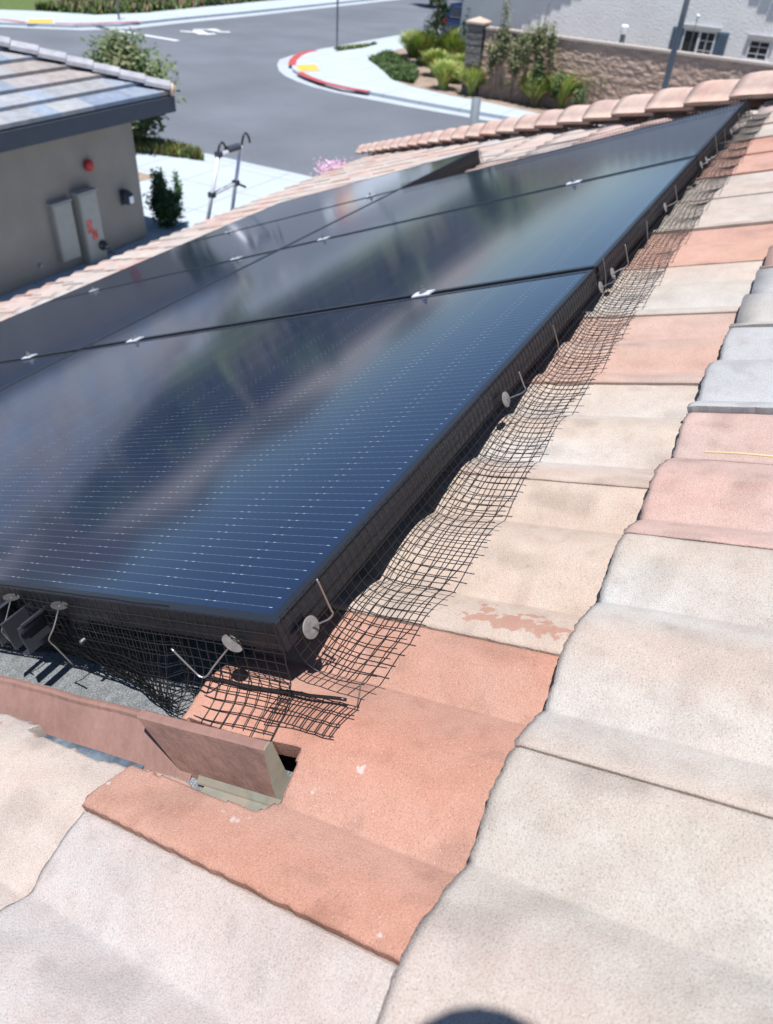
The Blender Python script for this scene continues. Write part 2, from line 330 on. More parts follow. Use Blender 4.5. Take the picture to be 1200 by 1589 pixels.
poly('soil_patch', [tuple(G(*q)[:2]) for q in ((208, 266), (249, 275), (208, 283))], GZ+.008, M['dirt'])
# slab at the foot of the neighbour's wall
mk('concrete_footing', *(lambda b: (b.v, b.f))(MB().box(9.2, 10.3, 9.85, 10.1, GZ-.05, GZ+.03)), M['gutter'])['kind'] = 'structure'
# distant hills
hv = []; hf = []; NH = 80
for i in range(NH+1):
    a = R(-25+i*130/NH)
    for j, (d, h) in enumerate(((300, -5), (345, 6), (390, 14), (450, 8))):
        kf = max(0, min(1, (math.degrees(a)-22)/22)); hh = h*(.5+.7*abs(nz(a*4, j*.3))+.3*nz(a*13, j))*(.6+1.9*kf) if j else h
        hv.append((d*math.cos(a), d*math.sin(a), hh))
for i in range(NH):
    for j in range(3): hf.append((i*4+j, (i+1)*4+j, (i+1)*4+j+1, i*4+j+1))
mk('hills', hv, hf, M['hill'], smooth=True)['kind'] = 'structure'

# ---------------------------------------------------------------- THIS HOUSE: tiled roof
house = thing('tiled_roof_house', P(4, 2, -.5), 'near house whose multicoloured concrete tile roof fills the foreground under the solar panels', 'house')
NB = -.082; PER = .146; COV = .292; EXP = .32; W0 = .112; SK = .035
EAVE_V = 5.23
def hipu(v): return 3.77+.985*v
def tw(s):
    t = abs(((s+.029)/PER+.5) % 1-.5)*2                            # 0 on the crest, 1 in the valley
    return .0215*(1-t**1.9)*(1-.10*t)-.0125 if t < .93 else .0215*(1-.93**1.9)*(1-.093)-.0125-.003*(t-.93)/.07
def surf(s, w, u0, wb):
    q = (s-u0)/COV
    n = NB+tw(s)-.023*(wb-w)/EXP+.006*(1-q)
    if q > 1: n -= .010*min(1, (q-1)/.02)
    e = wb-w
    if e < .006: n -= .0025*(1-e/.006)**2
    if q < .02: n -= .002*(1-q/.02)
    return n
def tuv(s, w): return s+SK*w, w-SK*s
roof = mk('roof', [P(-4, -3, -.19), P(hipu(-3)-.05, -3, -.19), P(hipu(EAVE_V)-.05, EAVE_V-.03, -.19), P(-4, EAVE_V-.03, -.19),
                   P(-4, -3, -.205), P(hipu(-3)-.05, -3, -.205), P(hipu(EAVE_V)-.05, EAVE_V-.03, -.205), P(-4, EAVE_V-.03, -.205)],
          [(0, 1, 2, 3), (7, 6, 5, 4), (0, 4, 5, 1), (1, 5, 6, 2), (2, 6, 7, 3), (3, 7, 4, 0)], M['deck'], house)
def solid(us, ws, hf_, thick, keep, T, tint, stainf=None, jag=0, under=None):
    """height-field slab with rough side walls wherever cells are left out"""
    nu, nw = len(us), len(ws); vs = []; cols = []; st = []; idx = {}; fs = []
    cell = [[keep((us[i]+us[i+1])/2, (ws[j]+ws[j+1])/2) for j in range(nw-1)] for i in range(nu-1)]
    def vid(i, j, b):
        k = (i, j, b)
        if k not in idx:
            s, w_ = us[i], ws[j]; n = hf_(s, w_)
            ds = dw = 0
            if jag:
                if j == nw-1: dw = jag*nz(s*160, w_*3, 1)+jag*.8*nz(s*45, w_, 5)+jag*.7*nz(s*420, w_, 8)-jag*2.2*max(0, nz(s*38, w_*9, 21)-.35)
                if i == 0 or i == nu-1: ds = jag*.7*nz(w_*150, s*3, 2)
            u_, v_ = T(s+ds, w_+dw+(b and j == nw-1 and -jag*.5*(1+nz(s*120, 7)) or 0))
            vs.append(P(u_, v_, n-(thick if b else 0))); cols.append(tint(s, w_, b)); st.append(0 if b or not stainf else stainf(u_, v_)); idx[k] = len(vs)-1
        return idx[k]
    for i in range(nu-1):
        for j in range(nw-1):
            if not cell[i][j]: continue
            fs.append((vid(i, j, 0), vid(i+1, j, 0), vid(i+1, j+1, 0), vid(i, j+1, 0)))
            fs.append((vid(i, j, 1), vid(i, j+1, 1), vid(i+1, j+1, 1), vid(i+1, j, 1)))
            if i == 0 or not cell[i-1][j]: fs.append((vid(i, j, 0), vid(i, j+1, 0), vid(i, j+1, 1), vid(i, j, 1)))
            if i == nu-2 or not cell[i+1][j]: fs.append((vid(i+1, j, 0), vid(i+1, j, 1), vid(i+1, j+1, 1), vid(i+1, j+1, 0)))
            if j == 0 or not cell[i][j-1]: fs.append((vid(i, j, 0), vid(i, j, 1), vid(i+1, j, 1), vid(i+1, j, 0)))
            if j == nw-2 or not cell[i][j+1]: fs.append((vid(i, j+1, 0), vid(i+1, j+1, 0), vid(i+1, j+1, 1), vid(i, j+1, 1)))
    return vs, fs, cols, st
TERRA = (.55, .27, .195); CREAM = (.62, .50, .41); GREY = (.53, .475, .41); PINK = (.60, .385, .315); BLUEG = (.47, .485, .49); TAN = (.58, .49, .42); SALM = (.60, .35, .275)
PAL = [TERRA, CREAM, GREY, PINK, BLUEG, TAN, SALM, CREAM, GREY]
def lerp(a, b, t): return tuple(a[i]+(b[i]-a[i])*t for i in range(3))
def tintf(c1, c2=None, seed=0, c3=None, edge=.72):
    c2 = c2 or c1; c3 = c3 or c1
    def f(s, w_, b):
        t = .5+1.3*nz(s*6+seed, w_*3+seed, seed)+.5*nz(s*18, w_*8, seed)+.3*nz(s*60, w_*30, seed)
        c = lerp(c1, c2, max(0, min(1, t)))
        val = .5-.5*math.cos(2*math.pi*(s+.029)/PER)               # 1 in the troughs, where the pale bloom sits
        t3 = max(0, min(1, .8*val*(.4+nz(s*3, w_*3, seed+9))))
        c = tuple(x*TS for x in lerp(c, c3, t3))
        bl = nz(s*23+seed, w_*17, 31); d_ = 1-.16*max(0, min(1, (bl-.18)*3))-.10*max(0, min(1, (nz(s*55, w_*55+seed, 12)-.25)*4))
        c = lerp(c, (.60*TS, .555*TS, .52*TS), .14); c = (c[0]*d_, c[1]*d_*.992, c[2]*d_*.995)
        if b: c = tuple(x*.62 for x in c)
        return c
    return f
# named tiles of the foreground (row k, index) : colours read off the photograph
LAP = {0: -.180, 1: -.012}
def lap(k): return LAP[k % 2]
BLOOM = (.62, .62, .60); TS = .715
SPEC = {  # (row, i): (c1, c2, c3)
    (0, 0): ((.575, .26, .17), (.57, .31, .225), (.60, .36, .28)), (0, 1): (CREAM, (.60, .50, .41), (.62, .50, .40)), (0, 2): ((.60, .51, .42), (.60, .48, .40), BLOOM),
    (0, 3): ((.60, .39, .30), (.60, .46, .40), PINK), (0, 4): ((.56, .52, .46), CREAM, BLOOM), (0, 5): (SALM, (.62, .37, .27), SALM), (0, 6): ((.56, .50, .43), TAN, BLOOM),
    (0, 7): ((.56, .51, .46), TAN, TAN), (0, 8): ((.62, .34, .25), SALM, PINK), (0, 9): ((.62, .36, .27), TERRA, SALM), (0, 10): (GREY, TAN, BLOOM), (0, -1): ((.56, .54, .53), (.58, .50, .46), (.62, .61, .61)), (0, -2): ((.50, .48, .44), PINK, BLOOM),
    (-1, -1): ((.56, .51, .44), (.60, .51, .46), (.62, .62, .60)), (-1, 0): ((.55, .46, .39), (.56, .50, .43), (.60, .61, .59)), (-1, 1): ((.60, .39, .33), (.60, .44, .385), (.60, .47, .42)), (-1, 2): ((.46, .49, .50), (.48, .50, .51), (.52, .56, .58)),
    (-1, 3): ((.48, .50, .51), (.50, .48, .44), BLOOM), (-1, 4): (PINK, CREAM, TAN), (-1, -2): ((.57, .52, .46), (.62, .52, .47), (.62, .59, .57)), (-1, 5): (SALM, PINK, SALM), (-1, 6): (GREY, BLUEG, BLOOM),
    (1, -1): ((.62, .53, .46), (.61, .55, .51), (.61, .53, .48)), (1, -2): ((.60, .52, .45), (.60, .54, .48), BLOOM)}
# tile (-1,0) is the grey one right of the red tile; (-1,1) pink; mixed pink/grey neighbours
BLOBS = [(.150, -.120, .020, .010, 1.0), (.136, -.155, .010, .040, 1.15), (.134, -.188, .008, .024, 1.1), (.158, -.165, .004, .03, .9), (.125, -.195, .007, .02, .9), (.225, -.150, .012, .012, .75), (.232, -.098, .022, .013, .62), (.213, -.085, .018, .010, .55), (.150, -.185, .006, .012, .85),
         (.262, -.105, .012, .02, .5), (-.118, .31, .004, .030, .85)]
WH = [(-.128, .100, .006, .008), (-.152, .118, .005, .010), (-.085, -.063, .008, .008), (-.06, -.10, .008, .008), (-.135, -.03, .008, .03), (-.174, -.18, .006, .022), (.97, -.14, .012, .012), (-.049, -.035, .006, .02), (-.105, -.06, .010, .006), (-.122, -.05, .004, .02)]
def stain(u, v):
    s_ = 0
    for a, b, ra, rb, k in BLOBS:
        d = ((u-a)/ra)**2+((v-b)/rb)**2
        if d < 3: s_ = max(s_, k*.62*max(0, 1-d/3)**.35+.0)
    for a, b, ra, rb in WH:
        d = ((u-a)/ra)**2+((v-b)/rb)**2
        if d < 2: s_ = min(s_, -.50*(1-d/2)**.5)
    # line of pale dust under the mesh
    if v > -.06 and u > .3:
        d = abs(v+.012+.008*nz(u*7, 0))/.007
        if d < 1: s_ = min(s_, -.42*(1-d)-.08*nz(u*30, v*30))
    return s_
tiles = []
def inzone(u, v): return v > .13 and u > -.06 and v < 3.28 and (u < 3.27 if v < 1.60 else u < 4.33)
def add_tile(k, i):
    u0 = lap(k)+i*COV; wb = W0+k*EXP-(.013 if k < 0 else 0)
    uc, vc = tuv(u0+COV/2, wb-EXP/2)
    if k >= 1 and inzone(uc, vc) and not (k == 1 and i == -1) and not (i < 0): return
    if uc-.2 > hipu(vc): return
    if k > 16 or uc < -1.3 or (uc < -.1 and vc > 1.6 and False): return
    near_ = (uc+.37)**2+(vc+.3)**2 < 1.3
    mid = (uc+.37)**2+(vc+.3)**2 < 9
    nu, nw = (66, 56) if near_ else ((22, 10) if mid else (14, 4))
    if (k, i) == (0, 0): nu, nw = 110, 120
    if (k, i) == (1, -1): nu, nw = 100, 90
    L0 = u0; L1 = u0+COV+.012
    us = [L0+(L1-L0)*a/nu for a in range(nu+1)]; ws = [wb-EXP-.05+(EXP+.05)*a/nw for a in range(nw+1)]
    sd_ = hash((k*31+i*17)) % 97
    r_ = random.Random(k*1009+i*31+5)
    c = SPEC.get((k, i))
    if c is None: a = r_.choice(PAL); b = r_.choice(PAL); c = (a, lerp(a, b, .5), lerp(a, BLOOM, .4))
    edge_h = abs(uc-hipu(vc)) < .6
    def keep(s, w_):
        u_, v_ = tuv(s, w_)
        if edge_h and u_ > hipu(v_)-.03: return False
        if (k, i) == (0, 0):
            j_ = .0012*nz(u_*130, v_*130)
            if v_ > -.040+.016*((u_+.125)/.07-.55)**2*2.2+j_ and -.1235+j_ < u_ < -.0590+j_*.3: return False
        if (k, i) in ((1, -1), (1, -2)) or (k > 0 and i < 0):
            if u_ > -.116+.0055*nz(v_*28, 3)+.003*nz(v_*95, 8)+(.012 if v_ > .3 else 0): return False
        return True
    if k > 3 or uc > 3.3: c = tuple(lerp(q, (.62, .53, .49), .45) for q in c)
    dn = r_.uniform(-.0012, .0012); tilt = r_.uniform(-.003, .003)
    def hh(s, w_):
        h_ = hh0(s, w_)
        if (k, i) == (0, 0):
            u_, v_ = tuv(s, w_); h_ -= .009*math.exp(-((u_+.05)/.030)**2)*max(0, min(1, (v_+.03)/.05))
        return h_
    def hh0(s, w_): return surf(s, w_, u0, wb)+dn+tilt*(s-u0)/COV+(.0006*nz(s*30, w_*30, sd_) if near_ else 0)
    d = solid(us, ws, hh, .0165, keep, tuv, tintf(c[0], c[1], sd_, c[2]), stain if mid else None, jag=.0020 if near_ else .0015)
    if not d[0]: return
    p = P(uc, vc, NB); q = p-CAM; z = -q.dot(CZ)
    if z > .01: px = 600+F*q.dot(CX)/z; py = 794.5-F*q.dot(CY)/z
    else: px = py = -9999
    vis = -150 < px < 1400 and -100 < py < 1800
    hidden = (k == 0 and uc > 3.2) 
    tiles.append((q.length+(0 if vis else 50)+(3 if k == 0 and False else 0), near_ or mid, d, (k, i)))
for k in range(-4, 17):
    for i in range(-5, 40): add_tile(k, i)
tiles.sort(key=lambda t: t[0])
joined = ([], [], [], [])
LBL = {(0, 0): 'terracotta red tile with a rectangular slot cut round the flashing end', (1, -1): 'cream tile with a broken edge beside the brown flashing', (0, 1): 'cream tile with reddish smears beside the mesh', (-1, 1): 'pale pink tile', (-1, 0): 'tan and grey tile'}
for j, (d_, nm, d, ki) in enumerate(tiles):
    if j < 76 and d_ < 40:
        o = mk('roof_tile', d[0], d[1], M['tile'] if nm else M['tilefar'], roof, smooth=False, cols=d[2], stain=d[3])
        o['group'] = 'roof tiles of the near roof'
        if ki in LBL: o['label'] = LBL[ki]
        me = o.data; sm = [True]*len(me.polygons)
        for pi, pl in enumerate(me.polygons):
            if abs(pl.normal.dot(N)) < .75: sm[pi] = False
        me.polygons.foreach_set('use_smooth', sm)
    else:
        b = len(joined[0]); joined[0].extend(d[0]); joined[1].extend(tuple(x+b for x in f) for f in d[1]); joined[2].extend(d[2])
o = mk('roof_tile_field', joined[0], joined[1], M['tilefar'], roof, cols=joined[2]); o['kind'] = 'stuff'
# hip caps
hipA = P(hipu(EAVE_V+.06), EAVE_V+.06, -.075); hipB = P(hipu(-2.2), -2.2, -.075)
hd = (hipB-hipA).normalized(); Lh = (hipB-hipA).length; side = hd.cross(Vector((0, 0, 1))).normalized(); hup = side.cross(hd).normalized()
kk = int(Lh/.335)
capcols = []
ncap = 0
for a in range(kk):
    r_ = random.Random(a+400)
    base = r_.choice([PINK, SALM, (.50, .36, .29), (.56, .40, .33), CREAM, TERRA]); base = lerp(base, (.58, .43, .395), .65)
    vs = []; cols = []; K = 12; J = 6
    for jj in range(J+1):
        t = -.03+jj*(.335+.06)/J
        lift = .022*(1-jj/J); hw = .128*(1-.10*jj/J)
        for layer in (0, 1):
            for q in range(K+1):
                x = -1+2*q/K
                h = .098*(1-abs(x)**2.6)*(1-.10*jj/J)
                x2 = x*hw*(1 if layer == 0 else .88); h2 = h+lift-(0 if layer == 0 else .017)
                if jj == 0: h2 -= .004*(1-layer)
                t2 = t+(.004*nz(x*3, a*7) if jj == 0 else 0)
                vs.append(hipA+hd*(a*.335+t2)+side*x2+hup*h2)
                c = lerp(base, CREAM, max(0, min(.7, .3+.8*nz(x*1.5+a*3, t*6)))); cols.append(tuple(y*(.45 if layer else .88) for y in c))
    fs = []; row = 2*(K+1)
    for jj in range(J):
        for q in range(K):
            a0 = jj*row+q; fs.append((a0, a0+1, a0+row+1, a0+row)); a1 = a0+K+1; fs.append((a1, a1+row, a1+row+1, a1+1))
    for q in range(K): fs.append((q, q+K+1, q+K+2, q+1)); e = J*row+q; fs.append((e, e+1, e+K+2, e+K+1))
    for jj in range(J):
        for e in (0, K): a0 = jj*row+e; fs.append((a0, a0+row, a0+row+K+1, a0+K+1))
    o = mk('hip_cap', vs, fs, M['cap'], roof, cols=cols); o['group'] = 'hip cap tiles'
    me = o.data; me.polygons.foreach_set('use_smooth', [abs(pl.normal.dot(hd)) < .6 for pl in me.polygons])
# roof slope beyond the hip, eave soffit and walls
hl = [P(hipu(v), v, -.17) for v in (EAVE_V, -2.2)]
ex = hl[0].x
far = [hl[0], hl[1], Vector((ex, hl[1].y, hl[0].z)), ]
vs = []; fs = []; cols = []
n_ = 60
for a in range(n_+1):
    t = a/n_; p = hl[0].lerp(hl[1], t); q = Vector((ex, p.y, hl[0].z)); dz = .012*math.cos(a*math.pi*.9)
    vs += [p+Vector((0, 0, dz)), q+Vector((.05, 0, dz))]; c = tuple(x*TS for x in PAL[(a*7) % 9]); cols += [c, c]
fs = [(2*a, 2*a+2, 2*a+3, 2*a+1) for a in range(n_)]
mk('far_roof_slope', vs, fs, M['tilefar'], roof, cols=cols)
ey = P(0, EAVE_V, -.2).y; ez = P(0, EAVE_V, -.2).z
MB().box(-4, ex-.45, -6, ey-.45, GZ-.05, ez-.12).build('wall', M['beige'], house)
MB().box(-4, ex+.02, ey-.03, ey+.0, ez-.17, ez+.01).build('fascia', M['fascia'], house)
MB().box(-4, ex-.46, ey-.45, ey-.031, ez-.17, ez-.15).build('soffit', M['trim'], house)
# granule sheet under the array
mk('underlayment', [P(-.13, -.10, -.133), P(3.3, -.10, -.133), P(3.3, 1.62, -.133), P(4.32, 1.62, -.133), P(4.32, 3.27, -.133), P(-.13, 3.27, -.133)], [(0, 1, 2, 3, 4, 5)], M['granule'], roof)
# brown flashing: long upstand with folded cap, plus end piece
def extr(name, prof, v0, v1, m, parent, segs=40, wob=.0012, closed=False, vtop=None, jn=0):
    vs = []; K = len(prof)
    for a in range(segs+1):
        t = a/segs
        for (u_, n__) in prof:
            lo = v0(u_, n__) if callable(v0) else v0; hi = v1(u_, n__) if callable(v1) else v1
            v_ = lo+(hi-lo)*t; vs.append(P(u_+wob*nz(v_*6, n__*40)+wob*.5*nz(v_*24, n__*20, 4), v_, n__+wob*nz(v_*7, 9)))
    fs = [(a*K+b, a*K+(b+1) % K, (a+1)*K+(b+1) % K, (a+1)*K+b) for a in range(segs) for b in range(K if closed else K-1)]
    if closed: fs += [tuple(range(K)), tuple(segs*K+b for b in reversed(range(K)))]
    return mk(name, vs, fs, m, parent)
flash = mk('flashing', [P(-.046, .15, -.135)]*1+[P(-.046, 3.2, -.135), P(-.046, 3.2, -.11), P(-.046, .15, -.11)], [(0, 1, 2, 3)], M['brown'], roof)
flash['label'] = 'brown painted metal flashing upstand beside the comp sheet'
extr('flashing_wall', [(-.044, -.131), (-.0465, -.107), (-.0485, -.1045), (-.052, -.1035), (-.0555, -.1045), (-.0575, -.108), (-.075, -.121), (-.0925, -.1335), (-.096, -.1345)], .10, 3.2, M['brown'], flash, segs=160, wob=.0022)
extr('flashing_pan', [(-.090, -.1315), (-.104, -.1318), (-.112, -.1290), (-.135, -.1295)], .165, .62, M['lead'], flash, segs=40, wob=.0015)
def vslant(top, bot):
    return lambda u_, n__: top+(bot-top)*((-.083-n__)/.050)
cap_prof = [(-.0645, -.1335), (-.0607, -.0870), (-.0603, -.0845), (-.0620, -.0830), (-.0690, -.0830), (-.0712, -.0840), (-.0722, -.0870), (-.0868, -.1322), (-.0862, -.1335)]
cap = extr('flashing_cap', cap_prof, vslant(-.002, -.007), vslant(.168, .112), M['brown'], roof, segs=24, closed=True, wob=.0008)
cap['label'] = 'short brown metal box end covering the flashing beside the slotted red tile'
# raw galvanised end of the cap, a plate just proud of it
vs = [P(u_*1.0, vslant(-.002, -.007)(u_, n__)-.0015, n__) for u_, n__ in cap_prof]+[P(u_, vslant(-.002, -.007)(u_, n__)+.001, n__) for u_, n__ in cap_prof]
K = len(cap_prof)
mk('end_plate', vs, [tuple(reversed(range(K)))]+[(b, (b+1) % K, K+(b+1) % K, K+b) for b in range(K)], M['galv'], cap)
# metal strips in the slot
mb = MB(); mb.box(-.108, -.087, -.05, .075, -.1325, -.1290, T=P); mb.build('metal_strip', M['galv'], flash)
mb = MB(); mb.add([P(-.0930, -.04, -.1275), P(-.0930, .085, -.1275), P(-.0880, .085, -.1235), P(-.0880, -.04, -.1235), P(-.0940, -.04, -.129), P(-.0940, .085, -.129)], [(0, 1, 2, 3), (4, 5, 1, 0)]); mb.build('metal_strip', M['galv'], flash)
mb = MB(); mb.prism([(-.1225, .070), (-.115, .072), (-.108, .080), (-.100, .086), (-.0965, .098), (-.0965, .15), (-.108, .158), (-.1225, .150)], -.1310, -.1265, T=P)
mb.build('mortar_crust', M['crust'], flash)
mb = MB(); mb.box(-.1225, -.107, -.045, .085, -.1325, -.1275, T=P); mb.build('felt_edge', M['granule'], flash)

# ---------------------------------------------------------------- SOLAR PANELS
PW, PH, PU, PV = 1.041, 1.575, 1.0600, 1.5930
proto = None
def make_panel():
    t = thing('solar_panel', P(0, 0, 0), '', 'solar panel', 'solar panels of the rooftop array')
    t.rotation_euler = RM.to_euler()
    fw = .012; mb = MB(); D = .032
    def ringbox(a0, a1, b0, b1): mb.box(a0, a1, b0, b1, -D, 0)
    # frame ring with a 2 mm top bevel
    o_ = [(0, 0), (PW, 0), (PW, PH), (0, PH)]; 
    def ring(ins, z): return [(x+(ins if x == 0 else -ins), y+(ins if y == 0 else -ins), z) for x, y in o_]
    R_ = [ring(0, -D), ring(0, -.0012), ring(.0012, 0), ring(fw-.0006, 0), ring(fw, -.0008), ring(fw, -D)]
    vs = [q for r_ in R_ for q in r_]; fs = []
    for a in range(5):
        for b in range(4): fs.append((a*4+b, a*4+(b+1) % 4, (a+1)*4+(b+1) % 4, (a+1)*4+b))
    mb.add(vs, fs)
    # lower flange
    for a0, a1, b0, b1 in ((0, PW, 0, .028), (0, PW, PH-.028, PH), (0, .028, .028, PH-.028), (PW-.028, PW, .028, PH-.028)): mb.box(a0+.0005, a1-.0005, b0+.0005, b1-.0005, -D-.002, -D+.0002)
    mb.build('frame', M['frame'], t, local=True)
    mk('glass', [(fw, fw, -.0010), (PW-fw, fw, -.0010), (PW-fw, PH-fw, -.0010), (fw, PH-fw, -.0010)], [(0, 1, 2, 3)], M['glass'], t, local=True)
    mk('backsheet', [(fw, fw, -.0075), (PW-fw, fw, -.0075), (PW-fw, PH-fw, -.0075), (fw, PH-fw, -.0075)], [(3, 2, 1, 0)], M['deck'], t, local=True)
    return t
def copy_tree(o, parent=None):
    c = o.copy(); S.collection.objects.link(c)
    if parent: c.parent = parent
    for ch in list(o.children): copy_tree(ch, c)
    return c
plab = {(0, 0): 'nearest solar panel, its front corner above the red slotted tile', (1, 0): 'second solar panel along the uphill column, behind the nearest one', (2, 0): 'farthest solar panel of the uphill column, its corner near the hip caps',
        (0, 1): 'dark solar panel cropped by the left edge of the photo, beside the nearest one', (1, 1): 'second solar panel of the downhill column beside the eave tiles', (2, 1): 'third solar panel of the downhill column beside the eave tiles', (3, 1): 'farthest solar panel of the downhill column, jutting past the other column'}
PO = {}
for (a, b), lb in plab.items():
    if proto is None: proto = make_panel(); o = proto
    else: o = copy_tree(proto)
    o.location = P(a*PU+.001*(a % 2), b*PV, 0.0-.002*b); o['label'] = lb; PO[(a, b)] = o
# mid clamps on the joints
def make_clamp():
    t = thing('panel_clamp', (0, 0, 0), '', 'clamp', 'silver clamps on the panel joints'); t.rotation_euler = RM.to_euler()
    mb = MB(); pr = [(-.017, .0005), (-.017, .003), (-.006, .0042), (.006, .0042), (.017, .003), (.017, .0005)]
    vs = [(x, y, z) for y in (-.021, .021) for x, z in pr]; mb.add(vs, [tuple(range(6)), tuple(reversed(range(6, 12)))]+[(i, 6+i, 6+(i+1) % 6, (i+1) % 6) for i in range(6)])
    mb.build('plate', M['alu'], t, local=True)
    mb = MB(); mb.lathe((0, 0, .0042), (0, 0, 1), [(.0095, 0), (.0095, .0018)], 16); mb.lathe((0, 0, .006), (0, 0, 1), [(.0065, 0), (.0065, .0055), (.005, .0065)], 6); mb.lathe((0, 0, .012), (0, 0, 1), [(.0035, 0), (.0035, .006)], 8)
    mb.build('bolt', M['steel'], t, local=True); return t
cl = None
for (a, v_, lb) in ((1, .377, 'silver clamp nearest the camera on the first panel joint'), (1, 1.326, 'silver clamp on the first panel joint just right of the column gap'), (1, 1.846, 'silver clamp on the first panel joint at the left edge of the photo'),
                    (2, .364, 'silver clamp near the uphill end of the second panel joint'), (2, 1.356, 'silver clamp on the second joint just right of the column gap'), (2, 1.82, 'silver clamp on the second joint just left of the column gap'), (2, 2.778, 'silver clamp on the second joint close to the eave tiles'),
                    (3, 1.76, 'silver clamp on the third joint just left of the column gap'), (3, 2.77, 'silver clamp on the third joint close to the eave tiles')):
    if cl is None: cl = make_clamp(); o = cl
    else: o = copy_tree(cl)
    o.location = P(a*PU-.007, v_, 0); o['label'] = lb
# rails under the array
for j, v_ in enumerate((.377, 1.34, 1.85, 2.78)):
    rl = MB(); rl.box(.03, 3.15 if v_ < 1.5 else 4.2, v_-.02, v_+.02, -.075, -.036, T=P)
    o = rl.build('mounting_rail', M['black']); tag(o, ['black mounting rail under the panels, nearest the uphill edge', 'black mounting rail under the panels just uphill of the column gap', 'black mounting rail under the panels just downhill of the column gap', 'black mounting rail under the panels nearest the eave'][j], 'rail', 'mounting rails under the array')

# ---------------------------------------------------------------- CRITTER GUARD MESH
WR = .00064
def bez(a, b, c, d, t):
    k = 1-t; return tuple(k**3*a[i]+3*k*k*t*b[i]+3*k*t*t*c[i]+t**3*d[i] for i in range(len(a)))
def wires(name, rows, m=None, skip=0, parent=None, lab=None, tips=True, r=WR, every=1):
    """rows: list of cross wires, each a list of (u,v,n); long wires join equal indices"""
    mb = MB(); nrow = len(rows); K = len(rows[0])
    for i, rw in enumerate(rows):
        pts = [P(*q) for q in (rw[2:] if rw[0][2] < -.07 else rw)]
        if tips: pts.append(pts[-1]+(pts[-1]-pts[-2])*random.Random(i).uniform(.05, .75 if i < 90 else .25))
        mb.tube(pts, r, 4, cap=False)
    low = [rw for rw in rows if rw[0][2] < -.07]; high = [rw for rw in rows if rw[0][2] >= -.07]
    for k in range(K):
        if k > 10 or not low: mb.tube([P(*rw[k])+N*(r*1.3) for rw in rows], r, 4, cap=False)
        else:
            mb.tube([P(*rw[k])+N*(r*1.3) for rw in high], r, 4, cap=False)
            if k >= 2: mb.tube([P(*rw[k])+N*(r*1.3) for rw in low], r, 4, cap=False)
    o = mk(name, mb.v, mb.f, M['wire'], parent, smooth=True)
    return o
def ntile(u_, v_): 
    return NB+tw(u_-SK*v_)-.021*(.112-v_-SK*u_)/EXP+.003
MS = .0127
rows = []
i = 0
u_ = -.046
while u_ < 3.20:
    jit = .0035*nz(u_*5, 1.7)+.0018*nz(u_*19, 4)
    vo = -.082+.008*nz(u_*1.6, 8)+jit*.6+.003*math.sin(u_*15)
    if u_ < .08: vo = -.062-.012*max(0, u_+.046)/.1+jit*.3
    A = (-.0035, .004+.002*nz(u_*9, 2)); B = (-.0065+.0012*nz(u_*14, 7), -.031)
    no = max(ntile(u_, vo)+.0035, NB-.002+.0)+.002
    no = NB+.0165+tw(u_)*.22+.003*nz(u_*6, 12)
    if u_ < -.006: A = (-.022, -.076); B = (-.028, -.077)
    row = []
    top = [A, (A[0]-.001, (A[1]+B[1])*.5), B]
    row.append((u_, *A)); row.append((u_, A[0]-.0028+.001*nz(u_*30, 3), A[1]+(B[1]-A[1])*.36)); row.append((u_, A[0]-.003+.001*nz(u_*33, 6), A[1]+(B[1]-A[1])*.70)); row.append((u_, *B))
    for s_ in range(1, 9):
        t = s_/8
        q = bez(B, (-.008, -.062) if u_ > -.006 else (-.040, -.074), (vo+(.046 if u_ > -.006 else .02), no-.004+.006*nz(u_*3, 3)), (vo, no), t)
        row.append((u_+.0016*nz(u_*8, t*3)+.002*math.sin(t*3+u_*2), q[0]+.001*nz(u_*22, t*6), max(q[1], ntile(u_, q[0])+.0015 if q[0] < -.02 else q[1])))
    if u_ < -.006:
        row = [(u_, 0, -.076)]
        for k_ in range(1, 12):
            v2 = .030+(vo-.030)*k_/11; row.append((u_+.0015*nz(k_*.6, u_*9), v2+.001*nz(k_, u_*30), ntile(u_, v2)+.005+.0015*nz(k_*.8, u_*20)))
    rows.append(row); u_ += MS
side_mesh = wires('wire_mesh_guard', rows)
tag(side_mesh, 'black wire mesh guard draped from the uphill panel edge down onto the roof tiles', 'wire mesh')
rows = []; v_ = -.002
